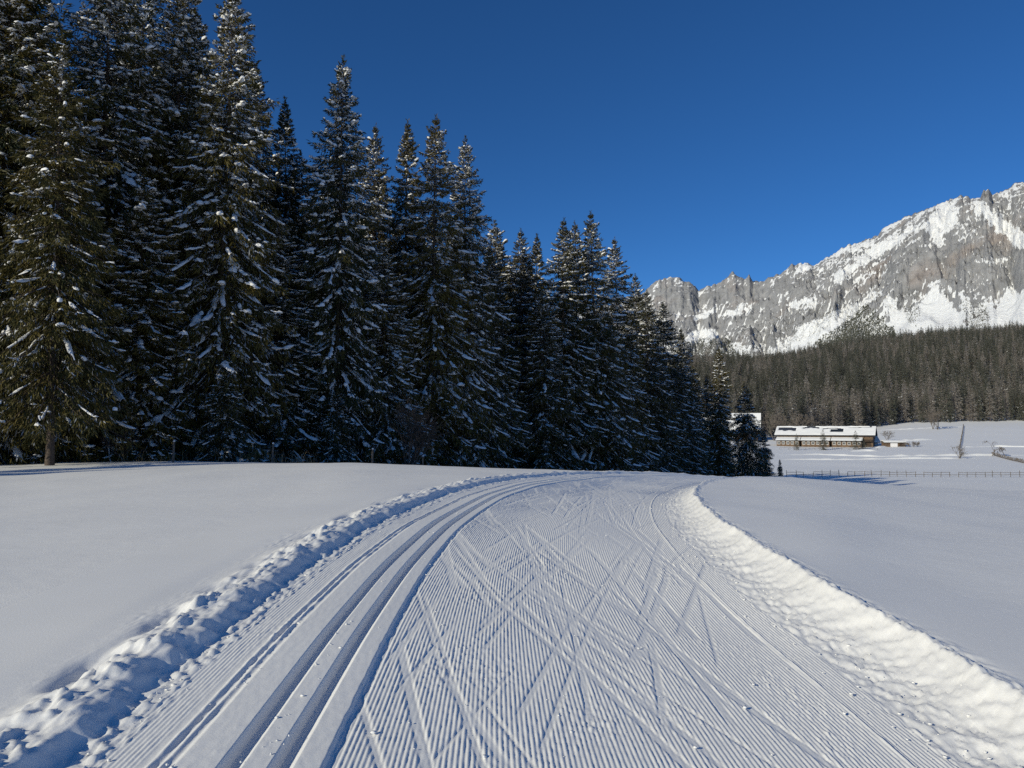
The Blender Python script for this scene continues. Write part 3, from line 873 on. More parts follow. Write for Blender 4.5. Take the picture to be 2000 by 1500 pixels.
    sprk = [[(1440, 640), (1540, 610), (1640, 590), (1690, 590), (1600, 650), (1500, 690), (1430, 690)], [(1745, 575), (1800, 570), (1780, 640), (1740, 600)], [(1865, 590), (1915, 590), (1925, 645), (1880, 645)]]
    dwarf = np.zeros_like(snow)
    for pl in sprk:
        dwarf = np.where(in_poly(wu, wv, pl), 1.0, dwarf)
    snow = np.clip(snow, 0, 1)
    q = grid_quads(len(t), len(st))
    m, nt, b = new_mat('mountain_rock_and_snow')
    at = N(nt, 'ShaderNodeAttribute', attribute_name='snow')
    co = coords(nt)
    f1 = noise_node(nt, co, 0.035, 5, 0.7)
    mu = N(nt, 'ShaderNodeMath', operation='MULTIPLY_ADD')
    nt.links.new(f1, mu.inputs[0]); mu.inputs[1].default_value = 0.9
    nt.links.new(at.outputs['Fac'], mu.inputs[2])
    mr = N(nt, 'ShaderNodeMapRange'); mr.inputs['From Min'].default_value = 0.93; mr.inputs['From Max'].default_value = 1.06
    nt.links.new(mu.outputs[0], mr.inputs['Value'])
    f2 = noise_node(nt, co, 0.012, 6, 0.65)
    rockc = ramp(nt, f2, [(0.25, (0.20, 0.20, 0.20)), (0.5, (0.31, 0.307, 0.306)), (0.75, (0.42, 0.412, 0.405))])
    f3 = noise_node(nt, co, 0.0035, 3)
    warm = ramp(nt, f3, [(0.55, (1, 1, 1)), (0.72, (1.06, 0.95, 0.88))])
    mm = N(nt, 'ShaderNodeMix', data_type='RGBA', blend_type='MULTIPLY'); mm.inputs['Factor'].default_value = 1
    nt.links.new(rockc, mm.inputs['A']); nt.links.new(warm, mm.inputs['B'])
    mx = N(nt, 'ShaderNodeMix', data_type='RGBA')
    nt.links.new(mr.outputs[0], mx.inputs['Factor']); nt.links.new(mm.outputs['Result'], mx.inputs['A']); mx.inputs['B'].default_value = (0.88, 0.88, 0.87, 1)
    nt.links.new(mx.outputs['Result'], b.inputs['Base Color'])
    b.inputs['Roughness'].default_value = 0.85; b.inputs['Specular IOR Level'].default_value = 0.1
    bump(nt, b, noise_node(nt, co, 0.06, 6, 0.7), 0.9, 14.0)
    me = np_mesh('mountain', V.reshape(-1, 3), q, [m], smooth=True)
    at_ = me.attributes.new('snow', 'FLOAT', 'POINT'); at_.data.foreach_set('value', snow.ravel().astype(np.float32))
    link('mountain', me, kind='structure')
    # conifers on its foot and scattered dwarf pines
    rng = np.random.default_rng(9)
    def pick(mask, n):
        idx = np.argwhere(mask[:-4, :-1] > 0)
        k = idx[rng.integers(0, len(idx), n)]
        f = rng.random((n, 2, 1))
        p = V[k[:, 0], k[:, 1]] * (1 - f[:, 0]) + V[k[:, 0] + 1, k[:, 1]] * f[:, 0]
        p = p + (V[k[:, 0], k[:, 1] + 1] - V[k[:, 0], k[:, 1]]) * f[:, 1]
        return p
    p1 = pick(veg, 14000); p2 = pick(dwarf, 5000)
    low = (stg > 1250) & (stg < 2030) & (up < 0.34) & (up > 0.05)
    p3 = pick(low.astype(float), 2600)
    pts = np.concatenate([p1, p2, p3])
    h = np.concatenate([rng.uniform(5, 10, len(p1)), rng.uniform(3, 7, len(p2)), rng.uniform(12, 24, len(p3))])
    mb = MB()
    for (z0, z1, r) in ((0.05, 0.55, 0.2), (0.35, 0.8, 0.15), (0.62, 1.0, 0.09)):
        mb.add([(r * math.cos(k * 1.2566), r * math.sin(k * 1.2566), z0) for k in range(5)] + [(0, 0, z1)], [(k, (k + 1) % 5, 5) for k in range(5)] + [(4, 3, 2, 1, 0)])
    con = mb.mesh('pine_cone_shape', M['far_needles'])
    scatter('mountain_conifers', pts, rng.uniform(0, 6, len(pts)), np.column_stack([h * 1.2, h * 1.2, h]), np.zeros(len(pts), int), [proto_collection('conifer', [con])],
            'dark conifers and dwarf pines dotting the foot of the mountain', 'forest')
mountain()

# ------------------------------------------------------------------ far hillside forest
FAR = [spruce(21, H=26, R=3.4, clear=0.4, nb=130, dens=0.22, snow=0.12, frost=0.02, kl=2.0, mats=('far_needles', 'needles_frost')),
       spruce(22, H=24, R=2.9, clear=0.6, nb=120, dens=0.22, snow=0.08, frost=0.02, kl=2.0, mats=('far_needles', 'needles_frost')),
       spruce(23, H=25, R=3.3, clear=3.0, nb=120, dens=0.20, snow=0.05, frost=0.02, kl=1.7, mats=('far_larch', 'needles_frost')),
       spruce(24, H=22, R=3.0, clear=2.0, nb=110, dens=0.20, snow=0.1, frost=0.05, kl=1.7, mats=('far_larch', 'needles_frost'))]
def edge_depth(th):
    return np.interp(th, [-60, 8, 19, 20.5, 23, 25.5, 28, 35, 60], [400, 400, 400, 405, 425, 446, 470, 486, 490])

def far_forest():
    rng = np.random.default_rng(3)
    P = []
    y = 404.0
    while y < 1420:
        step = 6.6 + (y - 404) * 0.0035
        x = math.tan(R_(7)) * y
        while x < y * math.tan(R_(42)):
            P.append((x + rng.uniform(-.45, .45) * step, y + rng.uniform(-.5, .5) * step)); x += step
        y += step
    P = np.array(P)
    th = np.degrees(np.arctan2(P[:, 0], P[:, 1]))
    keep = P[:, 1] > edge_depth(th) + 7
    P = P[keep]
    z = field_z(P[:, 0], P[:, 1])
    larch = np.clip(0.42 + 0.6 * fbm(P[:, 0] / 130.0, P[:, 1] / 130.0, 201, 3), 0.05, 0.75)
    r = rng.random(len(P)) < larch
    idx = np.where(r, 2, 0) + rng.integers(0, 2, len(P))
    s = rng.uniform(0.62, 1.12, len(P))
    scatter('hillside_forest', np.column_stack([P, z - 0.3]), rng.uniform(0, 6.28, len(P)), np.column_stack([s, s, s * rng.uniform(.9, 1.15, len(P))]), idx,
            [proto_collection('far_tree', [d[p] for p in ('trunk', 'crown', 'snow_load')]) for d in FAR],
            'dense brown and green forest covering the far hillside', 'forest')
    # the front edge, tree by tree
    u = 1512.0; k = 0
    rr = random.Random(8)
    while u < 2030:
        th = math.degrees(math.atan((u - 1000) / FPX))
        dd = float(edge_depth(th)) + rr.uniform(-3, 5)
        x = (u - 1000) / FPX * dd
        v_ = rr.choice([0, 0, 1, 1, 0, 2, 3]) if u > 1640 else rr.choice([0, 1, 2, 2, 3, 3])
        d = FAR[v_]; h = rr.uniform(15, 27)
        zone = ('behind the house roof and barn left end' if u < 1560 else 'behind the middle of the barn' if u < 1650 else 'behind the right end of the barn' if u < 1720 else
                'above the shed and hedge' if u < 1800 else 'behind the leafless pair on the slope' if u < 1862 else 'above the climbing fence line' if u < 1935 else 'by the right picture edge')
        nm, lab, g, c = (('spruce_tree', 'dark spruce at the far forest edge ' + zone, 'far edge spruces ' + zone, 'spruce') if v_ < 2 else
                         ('larch_tree', 'bare brown larch at the far forest edge ' + zone, 'far edge larches ' + zone, 'larch'))
        e = bpy.data.objects.new(nm, None); COL.objects.link(e); e.location = (x, dd, fz(x, dd) - 0.2)
        e.rotation_euler = (0, 0, rr.uniform(0, 6.28)); kk = h / d['H']; e.scale = (kk * 1.1, kk * 1.1, kk)
        e['label'] = lab; e['category'] = c; e['group'] = g
        for pn in ('trunk', 'crown', 'snow_load'):
            if d[pn] is None: continue
            o = bpy.data.objects.new(pn, d[pn]); COL.objects.link(o); o.parent = e
            if pn == 'snow_load': o['kind'] = 'stuff'
        u += rr.uniform(5, 9.5)
far_forest()

# ------------------------------------------------------------------ things on the far field
def ground_at(u, v, y0=130, y1=520):
    """where the sight line through a photo point meets the far field"""
    ax, az_ = ray(u, v)
    y = np.arange(y0, y1, 0.5)
    e = field_z(ax * y, y) - (EYE + az_ * y)
    k = np.nonzero(e > 0)[0]
    yy = y[k[0]] if len(k) else y1
    return ax * yy, yy, fz(ax * yy, yy)

def bare_mesh(seed, H, spread=0.5, stems=1, depth=5, rmin=0.02, r0=None, lean=(0, 0), arch=0.0, split=(2, 3)):
    rnd = random.Random(seed); mb = MB()
    def grow(p, d, ln, r, lev):
        pts = [p]; dd = d.copy()
        for k in range(3):
            dd = (dd + Vector((rnd.gauss(0, .12), rnd.gauss(0, .12), rnd.gauss(0.03, .08) - arch * lev * 0.05))).normalized()
            pts.append(pts[-1] + dd * ln / 3)
        mb.tube(pts, [max(rmin, r), max(rmin, r * .9), max(rmin, r * .8), max(rmin * .8, r * .65)], 3 if lev > 1 else 5)
        if lev >= depth: return
        for k in range(rnd.randint(*split) + (1 if lev == 0 else 0)):
            at = pts[rnd.choice([1, 2, 3, 3])]
            sd = Vector((rnd.gauss(0, 1), rnd.gauss(0, 1), rnd.gauss(0, .5)))
            nd = (dd + sd.normalized() * spread * rnd.uniform(.7, 1.4)).normalized()
            grow(at, nd, ln * rnd.uniform(.58, .82), r * .58, lev + 1)
    for k in range(stems):
        a = k * 6.283 / stems + rnd.random()
        o = Vector((math.cos(a), math.sin(a), 0)) * (0.15 * (stems > 1))
        d = (Vector((lean[0], lean[1], 1)) + o * 2.2 * (stems > 1)).normalized()
        grow(o, d, H * 0.36, (r0 or H * 0.016), 0)
    return mb

def bare_tree(name, mesh_bm, loc, label, cat, group=None, mat='bare_bark'):
    return link(name, mesh_bm.mesh(name, M[mat]), loc=loc, label=label, cat=cat, group=group)

def barn():
    x0, y0 = ray(1518, 870)[0] * 345.0, 345.0
    rz = R_(-30)
    Lb, Wb, EH, RH = 40.5, 13.0, 5.2, 8.7
    zb = min(fz(x0, y0), fz(x0 + Lb * math.cos(rz), y0 + Lb * math.sin(rz))) + 0.1
    e = bpy.data.objects.new('barn', None); COL.objects.link(e)
    e.location = (x0, y0, zb); e.rotation_euler = (0, 0, rz)
    e['label'] = 'long brown wooden barn with a patchily snow-covered roof below the forest'; e['category'] = 'barn'
    mb = MB()
    mb.add([(0, 0, -1), (Lb, 0, -1), (Lb, Wb, -1), (0, Wb, -1), (0, 0, EH), (Lb, 0, EH), (Lb, Wb, EH), (0, Wb, EH), (0, Wb / 2, RH), (Lb, Wb / 2, RH)],
           [(0, 1, 5, 4), (2, 3, 7, 6), (1, 2, 6, 9, 5), (3, 0, 4, 8, 7), (3, 2, 1, 0)])
    w = link('wall', mb.mesh('wall', M['wood_brown']), e)
    for k in range(20):
        m2 = MB(); xx = 1.0 + k * 2.0; m2.box(xx, xx + 0.16, -0.08, -0.003, 3.9, EH - 0.15)
        link('batten', m2.mesh('batten', M['wood_dark']), w)
    # roof sheets
    r = MB(); ov = 0.9; sl = (RH - EH) / (Wb / 2); th = 0.22
    for sgn in (0, 1):
        ya, yb = (-ov, Wb / 2) if sgn == 0 else (Wb + ov, Wb / 2)
        za, zb_ = EH - ov * sl + 0.05, RH + 0.05
        r.add([(-1.1, ya, za), (Lb + 1.1, ya, za), (Lb + 1.1, yb, zb_), (-1.1, yb, zb_), (-1.1, ya, za + th), (Lb + 1.1, ya, za + th), (Lb + 1.1, yb, zb_ + th), (-1.1, yb, zb_ + th)],
              [(3, 2, 1, 0), (4, 5, 6, 7), (0, 1, 5, 4), (1, 2, 6, 5), (2, 3, 7, 6), (3, 0, 4, 7)])
    ro = link('roof', r.mesh('roof', M['metal_roof']), e)
    # snow blanket with slid-off patches (front slope) : grid with holes
    nx, ny = 120, 22
    gx = np.linspace(-1.05, Lb + 1.05, nx); gq = np.linspace(0.01, 0.995, ny)
    GX, GQ = np.meshgrid(gx, gq)
    GY = -ov + GQ * (Wb / 2 + ov); base = EH - ov * sl + 0.05 + th + GQ * (Wb / 2 + ov) * sl
    fx = GX / Lb
    hole = np.zeros_like(GX)
    hole += ((fx > 0.0) & (fx < 0.20) & (GQ > 0.52 - 0.2 * fx + 0.05 * np.sin(fx * 60)) & (GQ < 0.93 - 0.9 * np.clip(fx - .12, 0, 1)))
    hole += ((fx > 0.26) & (fx < 0.45) & (np.abs(GQ - 0.80 - 0.12 * np.sin((fx - .26) * 16)) < 0.11))
    hole += ((fx > 0.47) & (fx < 0.70) & (np.abs(GQ - 0.66 - 0.16 * np.sin((fx - .45) * 12)) < 0.08))
    hole += ((fx > 0.565) & (fx < 0.70) & (GQ > 0.34) & (GQ < 0.68))
    hole += ((fx > 0.76) & (fx < 0.99) & (np.abs(GQ - 0.86 - 0.08 * (fx - .76) / .2) < 0.055))
    hole = np.clip(hole, 0, 1)
    thick = 0.26 + 0.10 * noise(GX / 3.0, GQ * 3, 301)
    hq = (hole[:-1, :-1] + hole[1:, :-1] + hole[1:, 1:] + hole[:-1, 1:]).ravel()
    top = np.where(hole > 0, 0.02, thick)
    top[0] = 0.12; 
    V = np.stack([GX, GY, base + top], -1).reshape(-1, 3)
    q = grid_quads(ny, nx)[hq < 4]
    link('roof_snow', np_mesh('roof_snow', V, q, [M['roof_snow']]), e)['kind'] = 'stuff'
    gyb = Wb + ov - GQ * (Wb / 2 + ov)
    link('roof_snow', np_mesh('roof_snow', np.stack([GX, gyb, base + thick], -1).reshape(-1, 3), grid_quads(ny, nx), [M['roof_snow']]), e)['kind'] = 'stuff'
    sp = MB(); xs0, xs1 = 0.57 * Lb, 0.695 * Lb
    for (qa, qb) in ((0.36, 0.49), (0.53, 0.66)):
        ya, yb = -ov + qa * (Wb / 2 + ov), -ov + qb * (Wb / 2 + ov)
        za = EH - ov * sl + 0.05 + th + qa * (Wb / 2 + ov) * sl + 0.06; zc = za + (yb - ya) * sl
        s1 = MB(); s1.add([(xs0, ya, za), (xs1, ya, za), (xs1, yb, zc), (xs0, yb, zc), (xs0, ya, za + .08), (xs1, ya, za + .08), (xs1, yb, zc + .08), (xs0, yb, zc + .08)],
                          [(3, 2, 1, 0), (4, 5, 6, 7), (0, 1, 5, 4), (1, 2, 6, 5), (2, 3, 7, 6), (3, 0, 4, 7)])
        link('solar_panel', s1.mesh('solar_panel', M['glass']), e)
    # lean-to along the front in three lengths
    for (a, b2) in ((0.3, 10.2), (11.2, 23.0), (24.0, 36.2)):
        lw = MB(); lw.box(a, b2, -3.0, -0.004, -1.2, 2.55)
        lo = link('lean_to_wall', lw.mesh('lean_to_wall', M['wood_brown']), e)
        lr = MB(); lr.add([(a - .4, -3.8, 2.45), (b2 + .4, -3.8, 2.45), (b2 + .4, -0.006, 3.65), (a - .4, -0.006, 3.65), (a - .4, -3.8, 2.62), (b2 + .4, -3.8, 2.62), (b2 + .4, -0.006, 3.82), (a - .4, -0.006, 3.82)],
                          [(3, 2, 1, 0), (4, 5, 6, 7), (0, 1, 5, 4), (1, 2, 6, 5), (2, 3, 7, 6), (3, 0, 4, 7)])
        rf = link('lean_to_roof', lr.mesh('lean_to_roof', M['metal_roof']), e)
        sx = np.linspace(a - .35, b2 + .35, 24); sy = np.linspace(-3.78, -0.03, 7)
        SX, SY = np.meshgrid(sx, sy)
        SZ = 2.64 + (SY + 3.8) / 3.8 * 1.2 + 0.36 * np.clip(np.sin(np.clip((SY + 3.8) / 0.7, 0, 1) * 1.57), 0.15, 1) + 0.05 * noise(SX, SY, 310)
        link('roof_snow', np_mesh('roof_snow', np.stack([SX, SY, SZ], -1).reshape(-1, 3), grid_quads(7, 24), [M['roof_snow']]), e)['kind'] = 'stuff'
        n = int((b2 - a) / 1.75)
        for k in range(n):
            cx = a + (k + 0.5) * (b2 - a) / n
            f = MB()
            for (fa, fb, fc, fd) in ((-.62, .62, 1.98, 2.12), (-.62, .62, .78, .92), (-.62, -.5, .92, 1.98), (.5, .62, .92, 1.98), (-.05, .05, .92, 1.98)):
                f.box(cx + fa, cx + fb, -3.09, -3.003, fc, fd)
            wd = link('window', f.mesh('window', M['white_frame']), e)
            pn = MB(); pn.box(cx - .5, cx + .5, -3.035, -3.004, .92, 1.98)
            link('pane', pn.mesh('pane', M['glass']), wd)
    # open bay at the right end with balcony boards
    bl = MB(); bl.box(36.8, Lb - .1, -1.3, -0.004, 2.3, 3.2)
    link('balcony', bl.mesh('balcony', M['wood_dark']), e)
    dr = MB(); dr.box(37.6, 39.8, -0.07, -0.004, -1, 2.1)
    link('door', dr.mesh('door', M['wood_dark']), e)
barn()

def gable_house(name, loc, rz, Lh, Wh, EH, RH, wallm, label, cat, thick=0.4):
    e = bpy.data.objects.new(name, None); COL.objects.link(e); e.location = loc; e.rotation_euler = (0, 0, rz)
    e['label'] = label; e['category'] = cat
    mb = MB(); mb.add([(0, 0, -1.5), (Lh, 0, -1.5), (Lh, Wh, -1.5), (0, Wh, -1.5), (0, 0, EH), (Lh, 0, EH), (Lh, Wh, EH), (0, Wh, EH), (0, Wh / 2, RH), (Lh, Wh / 2, RH)],
                      [(0, 1, 5, 4), (2, 3, 7, 6), (1, 2, 6, 9, 5), (3, 0, 4, 8, 7), (3, 2, 1, 0)])
    link('wall', mb.mesh('wall', M[wallm]), e)
    sl = (RH - EH) / (Wh / 2); ov = 0.12 * Wh
    for nm, m_, z0, z1, o_ in (('roof', 'metal_roof', 0.03, 0.2, ov), ('roof_snow', 'roof_snow', 0.21, 0.21 + thick, ov * 0.95)):
        r = MB()
        for sgn in (0, 1):
            ya = -o_ if sgn == 0 else Wh + o_
            za = EH - o_ * sl
            r.add([(-o_, ya, za + z0), (Lh + o_, ya, za + z0), (Lh + o_, Wh / 2, RH + z0), (-o_, Wh / 2, RH + z0), (-o_, ya, za + z1), (Lh + o_, ya, za + z1), (Lh + o_, Wh / 2, RH + z1), (-o_, Wh / 2, RH + z1)],
                  [(3, 2, 1, 0), (4, 5, 6, 7), (0, 1, 5, 4), (1, 2, 6, 5), (2, 3, 7, 6), (3, 0, 4, 7)])
        link(nm, r.mesh(nm, M[m_]), e)
    return e

xh = ray(1356, 830)[0] * 392.0
h = gable_house('farmhouse', (xh, 392.0, fz(xh, 392.0)), R_(-20), 32, 15, 6.5, 13.6, 'wood_dark', 'snow-roofed house mostly hidden behind the last spruces', 'house')
for k in range(6):
    f = MB(); cx = 2 + k * 3.6
    for fz0 in (1.2, 4.4):
        f = MB(); f.box(cx - .65, cx + .65, -.06, -.003, fz0, fz0 + 1.5)
        wd = link('window', f.mesh('window', M['white_frame']), h)
        pn = MB(); pn.box(cx - .5, cx + .5, -.075, -.062, fz0 + .12, fz0 + 1.38); link('pane', pn.mesh('pane', M['glass']), wd)
# white annex, wooden shed with a pale door, wood pile right of the barn
x, y, z = ground_at(1707, 872, 280, 420)
gable_house('annex', (x, y + 6, z), R_(-8), 4.6, 6, 1.9, 3.9, 'panel_white', 'low snow-buried annex at the right end of the barn', 'annex', 0.7)
x, y, z = ground_at(1728, 873, 280, 420)
s_ = gable_house('garden_shed', (x, y, z), R_(-6), 8.6, 3.6, 1.95, 2.5, 'wood_brown', 'small brown shed with a white door right of the barn', 'shed', 0.35)
f = MB(); f.box(2.4, 5.4, -.08, -.004, .1, 1.75); link('door', f.mesh('door', M['panel_white']), s_)
f = MB(); f.box(6.2, 8.4, -.05, -.004, .1, 1.8); link('opening', f.mesh('opening', M['wood_dark']), s_)

# snow mounds (ploughed heaps) and sunlit banks of paths on the far field
def bank_strip(pts, hgt, wid, label, seed, name='snow_bank'):
    P = [Vector(p) for p in pts]; S = []
    for i in range(len(P) - 1):
        n = max(3, int((P[i + 1] - P[i]).length / 1.2))
        for k in range(n): S.append(P[i].lerp(P[i + 1], k / n))
    S.append(P[-1]); n = len(S)
    pr = [(-1, -0.3), (-.6, .45), (-.2, .9), (.2, 1.0), (.6, .5), (1, -0.3)]
    V = []
    for i, p in enumerate(S):
        d = (S[min(i + 1, n - 1)] - S[max(i - 1, 0)]); d.z = 0; d.normalize(); nrm = Vector((-d.y, d.x, 0))
        e_ = min(1, 5 * i / n, 5 * (n - 1 - i) / n) + 0.02
        hh = hgt * e_ * (0.75 + 0.5 * float(noise(np.array([i * .31]), np.array([seed * 1.7]), 330)[0]))
        for (a, b2) in pr:
            q_ = p + nrm * a * wid
            V.append((q_.x, q_.y, fz(q_.x, q_.y) + b2 * hh))
    return link(name, np_mesh(name, V, grid_quads(n, 6), [M['snow_bank']]), kind='structure')
def strip_uv(uv, hgt, wid, seed, y0=150, y1=480):
    bank_strip([ground_at(u, v, y0, y1) for (u, v) in uv], hgt, wid, '', seed)
strip_uv([(1505, 889), (1600, 888), (1720, 892), (1850, 890), (2040, 889)], 0.7, 1.6, 1)
strip_uv([(1505, 897), (1700, 897), (1860, 896), (1930, 894)], 0.5, 1.2, 2)
strip_uv([(1660, 882), (1690, 881), (1716, 881)], 0.9, 1.6, 3)
strip_uv([(1755, 861), (1790, 860), (1824, 858)], 0.9, 1.5, 4)
strip_uv([(1865, 874), (1940, 872), (2040, 874)], 0.6, 1.3, 5)
strip_uv([(1705, 841), (1780, 838), (1880, 834), (1910, 834)], 0.6, 1.6, 6, 300)
strip_uv([(1640, 836), (1670, 833), (1700, 829)], 1.0, 2.0, 7, 300)
strip_uv([(1712, 875), (1730, 873)], 1.0, 1.6, 8)

# ------------------------------------------------------------------ fences
def fence(name, A, B, spacing, hgt, label, seed, rails=(0.45, 0.85), rpost=0.06, xcross=False):
    rnd = random.Random(seed)
    e = bpy.data.objects.new(name, None); COL.objects.link(e); e.location = (A[0], A[1], fz(A[0], A[1]))
    e['label'] = label; e['category'] = 'fence'
    Lf = math.hypot(B[0] - A[0], B[1] - A[1]); n = max(2, int(Lf / spacing)); org = e.location.copy()
    pm = MB(); pm.tube([(0, 0, -0.4), (0, 0, 0.5), (0, 0, 1.0)], [rpost * 1.1, rpost, rpost * .85], 6); pme = pm.mesh('post', M['wood_grey'])
    pos = []
    for i in range(n + 1):
        t = (i + rnd.uniform(-.12, .12)) / n
        x, y = A[0] + (B[0] - A[0]) * t, A[1] + (B[1] - A[1]) * t
        p = Vector((x, y, fz(x, y))) - org; pos.append(p)
        o = link('post', pme, e, loc=p, rot=(rnd.gauss(0, .05), rnd.gauss(0, .05), rnd.random()), scale=(1, 1, hgt * rnd.choice([.85, 1, 1, 1.25])))
        if xcross:
            o2 = link('post', pme, e, loc=p + Vector((.25, 0, 0)), rot=(rnd.gauss(0, .2), -0.35 + rnd.gauss(0, .1), 0), scale=(1, 1, hgt * 1.1))
    rm = MB(); rm.tube([(0, 0, 0), (0.5, 0, 0), (1, 0, 0)], [.035, .04, .03], 5); rme = rm.mesh('rail', M['wood_grey'])
    for i in range(0, n, 1):
        for rh in rails:
            a = pos[i] + Vector((0, -.09, rh * hgt + rnd.uniform(-.06, .06))); b2 = pos[i + 1] + Vector((0, -.09, rh * hgt + rnd.uniform(-.06, .06)))
            d = b2 - a
            if rnd.random() < 0.05: continue
            o = link('rail', rme, e, loc=a)
            o.rotation_euler = d.to_track_quat('X', 'Z').to_euler(); o.scale = (d.length * 1.06, 1.3, 1.3)
    return e
def at2(u, v, y0=130, y1=520):
    g = ground_at(u, v, y0, y1); return (g[0], g[1])
fence('rail_fence', (ray(1538, 929)[0] * 172.0, 172.0), (ray(2060, 929)[0] * 168.0, 168.0), 1.9, 1.25, 'two-rail wooden fence crossing the far field in front of the barn', 1)
a_ = at2(1938, 889); b_ = at2(2030, 912, 150)
fence('picket_fence', a_, b_, 1.1, 1.2, 'crooked wooden fence running towards the right picture edge by the leaning tree', 2, xcross=True)
a_ = at2(1524, 878, 280); b_ = at2(1712, 879, 260)
fence('paddock_fence', a_, b_, 3.2, 1.0, 'low thin fence close in front of the barn', 3, rails=(0.8,))
a_ = at2(1874, 876, 220); b_ = at2(1882, 832, 260)
fence('hillside_fence', a_, b_, 1.3, 1.2, 'dark narrow fence line climbing the snow slope above the bush', 4, rails=(0.4, 0.8), rpost=0.1)

# ------------------------------------------------------------------ bare trees, bushes and small pines on the far field
g = ground_at(1822, 838, 300, 500)
bare_tree('bare_tree', bare_mesh(31, 13, .42, 2, 6, .03), g, 'leafless tree alone on the upper slope, left one of the pair', 'tree', 'pair of leafless trees on the slope')
g = ground_at(1831, 839, 300, 500)
bare_tree('bare_tree', bare_mesh(32, 12, .45, 2, 6, .03), g, 'leafless tree alone on the upper slope, right one of the pair', 'tree', 'pair of leafless trees on the slope')
g = ground_at(1874, 896, 160, 400)
bare_tree('bare_bush', bare_mesh(33, 5.0, .55, 5, 4, .022), g, 'leafless bush on the far field below the climbing fence line', 'bush')
g = ground_at(1938, 891, 160, 400)
lt = bare_mesh(34, 7.5, .5, 1, 5, .03, r0=0.16, lean=(0.75, 0), arch=1.6)
lt.tube([(4.6, 0, -0.2), (3.4, 0.1, 2.3), (2.6, 0, 3.4)], [.12, .1, .08], 5)
bare_tree('leaning_tree', lt, g, 'leafless leaning tree with arching branches at the corner of the crooked fence', 'tree')
g = ground_at(1733, 862, 280, 420)
bare_tree('bare_bush', bare_mesh(35, 6.0, .55, 4, 5, .02), g, 'leafless bush behind the white-door shed', 'bush')
for i, (u, v, h_) in enumerate([(1768, 873, 2.4), (1776, 873, 2.0), (1785, 873, 2.6), (1792, 872, 2.2)]):
    g = ground_at(u, v, 260, 420)
    bare_tree('hedge_shrub', bare_mesh(40 + i, h_, .6, 6, 4, .02), g, 'low leafless hedge shrub right of the shed, ' + ['nearest the shed', 'second from the shed', 'third from the shed and tallest', 'farthest from the shed'][i], 'shrub', 'hedge shrubs right of the shed')
for i, (u, v, h_, lab) in enumerate([(1512, 842, 15, 'tall leafless tree left of the barn, next to the house roof'), (1530, 842, 13, 'leafless tree behind the left end of the barn roof'),
                                     (1552, 842, 15, 'leafless grey-brown tree behind the barn, left of its middle'), (1580, 841, 14, 'leafless grey-brown tree behind the barn, right of the left roof patch')]):
    d_ = 382 + i * 3; x = ray(u, v)[0] * d_
    bare_tree('bare_tree', bare_mesh(50 + i, h_, .45, 2, 6, .035), (x, d_, fz(x, d_) - .2), lab, 'tree')
def small_conifer(u, v, h_, var, wd, lab, y0=250, name='spruce_tree', cat='spruce'):
    g = ground_at(u, v, y0, 420)
    d = FAR[var]; e = bpy.data.objects.new(name, None); COL.objects.link(e); e.location = g
    k = h_ / d['H']; e.scale = (k * wd, k * wd, k); e.rotation_euler = (0, 0, u)
    e['label'] = lab; e['category'] = cat
    for pn in ('trunk', 'crown'):
        o = bpy.data.objects.new(pn, d[pn]); COL.objects.link(o); o.parent = e
small_conifer(1556, 879, 7.0, 0, 1.6, 'small dark spruce in front of the left part of the barn')
small_conifer(1608, 879, 8.5, 1, 2.0, 'open-crowned pine in front of the middle of the barn', name='pine_tree', cat='pine')
small_conifer(1672, 878, 8.0, 0, 2.0, 'dense pine in front of the right part of the barn', name='pine_tree', cat='pine')
small_conifer(1686, 877, 5.0, 1, 2.6, 'low bushy conifer between the dense pine and the barn end', name='conifer_bush', cat='conifer')

# ------------------------------------------------------------------ forest foot: posts, saplings, stalks
pm = MB(); pm.tube([(0, 0, -.3), (0, 0, .6), (0, 0, 1.25)], [.075, .07, .062], 8); post_me = pm.mesh('stake', M['wood_grey'])
cm = MB(); cm.tube([(0, 0, 1.25), (0, 0, 1.31), (0, 0, 1.35)], [.075, .065, .03], 8); cap_me = cm.mesh('snow_cap', M['snow_load'], True)
for (u, d_, lab) in [(341, 44.5, 'wooden post at the forest foot, leftmost of the posts'), (534, 48.5, 'wooden post at the forest foot, second from the left'),
                     (728, 52, 'wooden post at the forest foot below the dominant spire'), (826, 56.0, 'wooden post at the forest foot, rightmost, beside a bare bush')]:
    x = (u - 1000) / FPX * d_
    e = link('wooden_post', post_me, loc=(x, d_, fz(x, d_)), rot=(0, R_(1.5), 0), label=lab, cat='post', group='posts along the forest foot')
    link('snow_cap', cap_me, e)
for i, (u, d_, h_, lab) in enumerate([(800, 58, 5.5, 'bare twiggy shrub at the forest foot beside the rightmost post'),
                                      (240, 47, 2.4, 'bare twiggy shrub between the second bare stem and the leftmost post')]):
    x = (u - 1000) / FPX * d_
    bare_tree('bare_bush', bare_mesh(70 + i, h_, .5, 5, 5, .01), (x, d_, fz(x, d_)), lab, 'bush', mat='bark')
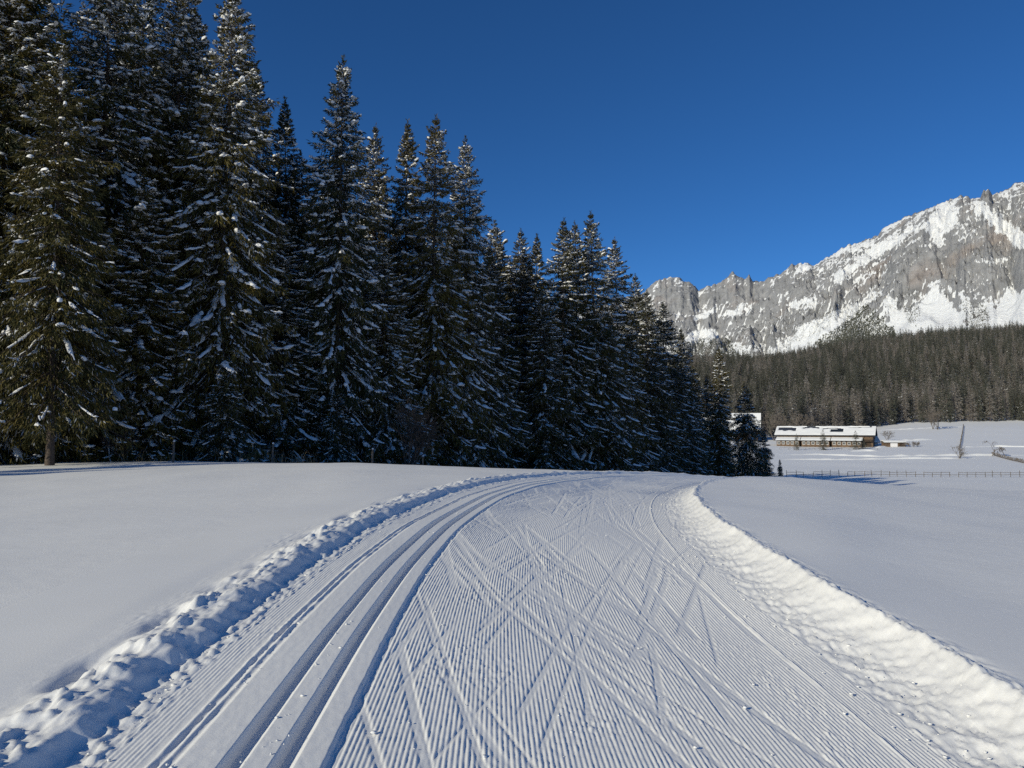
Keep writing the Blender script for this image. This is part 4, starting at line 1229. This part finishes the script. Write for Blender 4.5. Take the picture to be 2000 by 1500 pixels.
def undergrowth():
    rnd = random.Random(4); mb = MB()
    for i in range(420):
        u = rnd.uniform(-40, 620); d_ = 43.5 + 6 * rnd.random() + 0.008 * u
        x = (u - 1000) / FPX * d_; z = fz(x, d_)
        a = rnd.random() * 6.28; l = rnd.uniform(.2, .9); b2 = rnd.uniform(.1, .7)
        mb.tube([(x, d_, z - .05), (x + math.cos(a) * b2 * l * .5, d_ + math.sin(a) * b2 * l * .5, z + l * .7), (x + math.cos(a) * b2 * l, d_ + math.sin(a) * b2 * l, z + l)], [.009, .008, .004], 3)
    link('undergrowth', mb.mesh('undergrowth', M['stalk']), label='dry stalks and twigs sticking out of the snow at the forest foot', cat='undergrowth', kind='stuff')
undergrowth()
def clods():
    """loose crumbs of snow along the trail"""
    rnd = random.Random(6); V, Tt = [], []; nv = 0
    base = np.array([[1, 0, 0], [0, 1, 0], [-1, 0, 0], [0, -1, 0], [.6, .6, .6], [-.6, .6, .65], [-.6, -.6, .6], [.6, -.6, .6], [0, 0, -.4]])
    F = np.array([[0, 1, 4], [1, 2, 5], [2, 3, 6], [3, 0, 7], [1, 5, 4], [2, 6, 5], [3, 7, 6], [0, 4, 7], [4, 5, 6], [4, 6, 7], [1, 0, 8], [2, 1, 8], [3, 2, 8], [0, 3, 8]])
    for i in range(1500):
        s = 2.8 + 20 * rnd.random() ** 1.4
        r = rnd.random()
        if r < 0.34: t = rnd.gauss(2.2, 0.16)
        elif r < 0.62: t = rnd.gauss(-2.03, 0.07)
        elif r < 0.72: t = rnd.choice([-1.225, -1.6, -1.22]) + rnd.gauss(0, .03)
        elif r < 0.80: t = rnd.gauss(-0.96, 0.04)
        else: t = rnd.uniform(-0.9, 2.0)
        cx, cy, hd = centre(s); x = cx + math.cos(hd) * t; y = cy - math.sin(hd) * t
        rad = 0.003 + 0.010 * rnd.random() ** 3
        zz = fz(x, y) - 0.22 + float(0.135 * (1 - sstep(-2.2, 1.8, t))) + (0.245 * (0.12 * min(1, (t - 2.06) / .6) + 0.88 * min(1, (t - 2.06) / .6) ** 3.2) if t > 2.06 else 0) + 0.006 + (0.015 if -1.6 < t < -1 else 0)
        V.append(base * np.array([rad * rnd.uniform(.7, 1.4), rad * rnd.uniform(.7, 1.4), rad]) * np.array([[rnd.uniform(.8, 1.2)] for _ in range(9)]) + np.array([x, y, zz])); Tt.append(F + nv); nv += 9
    link('snow_crumbs', np_mesh('snow_crumbs', np.concatenate(V), None, [M['snow_load']], tris=np.concatenate(Tt)), label='loose crumbs of snow scattered along the groomed trail', cat='snow', kind='stuff')
clods()
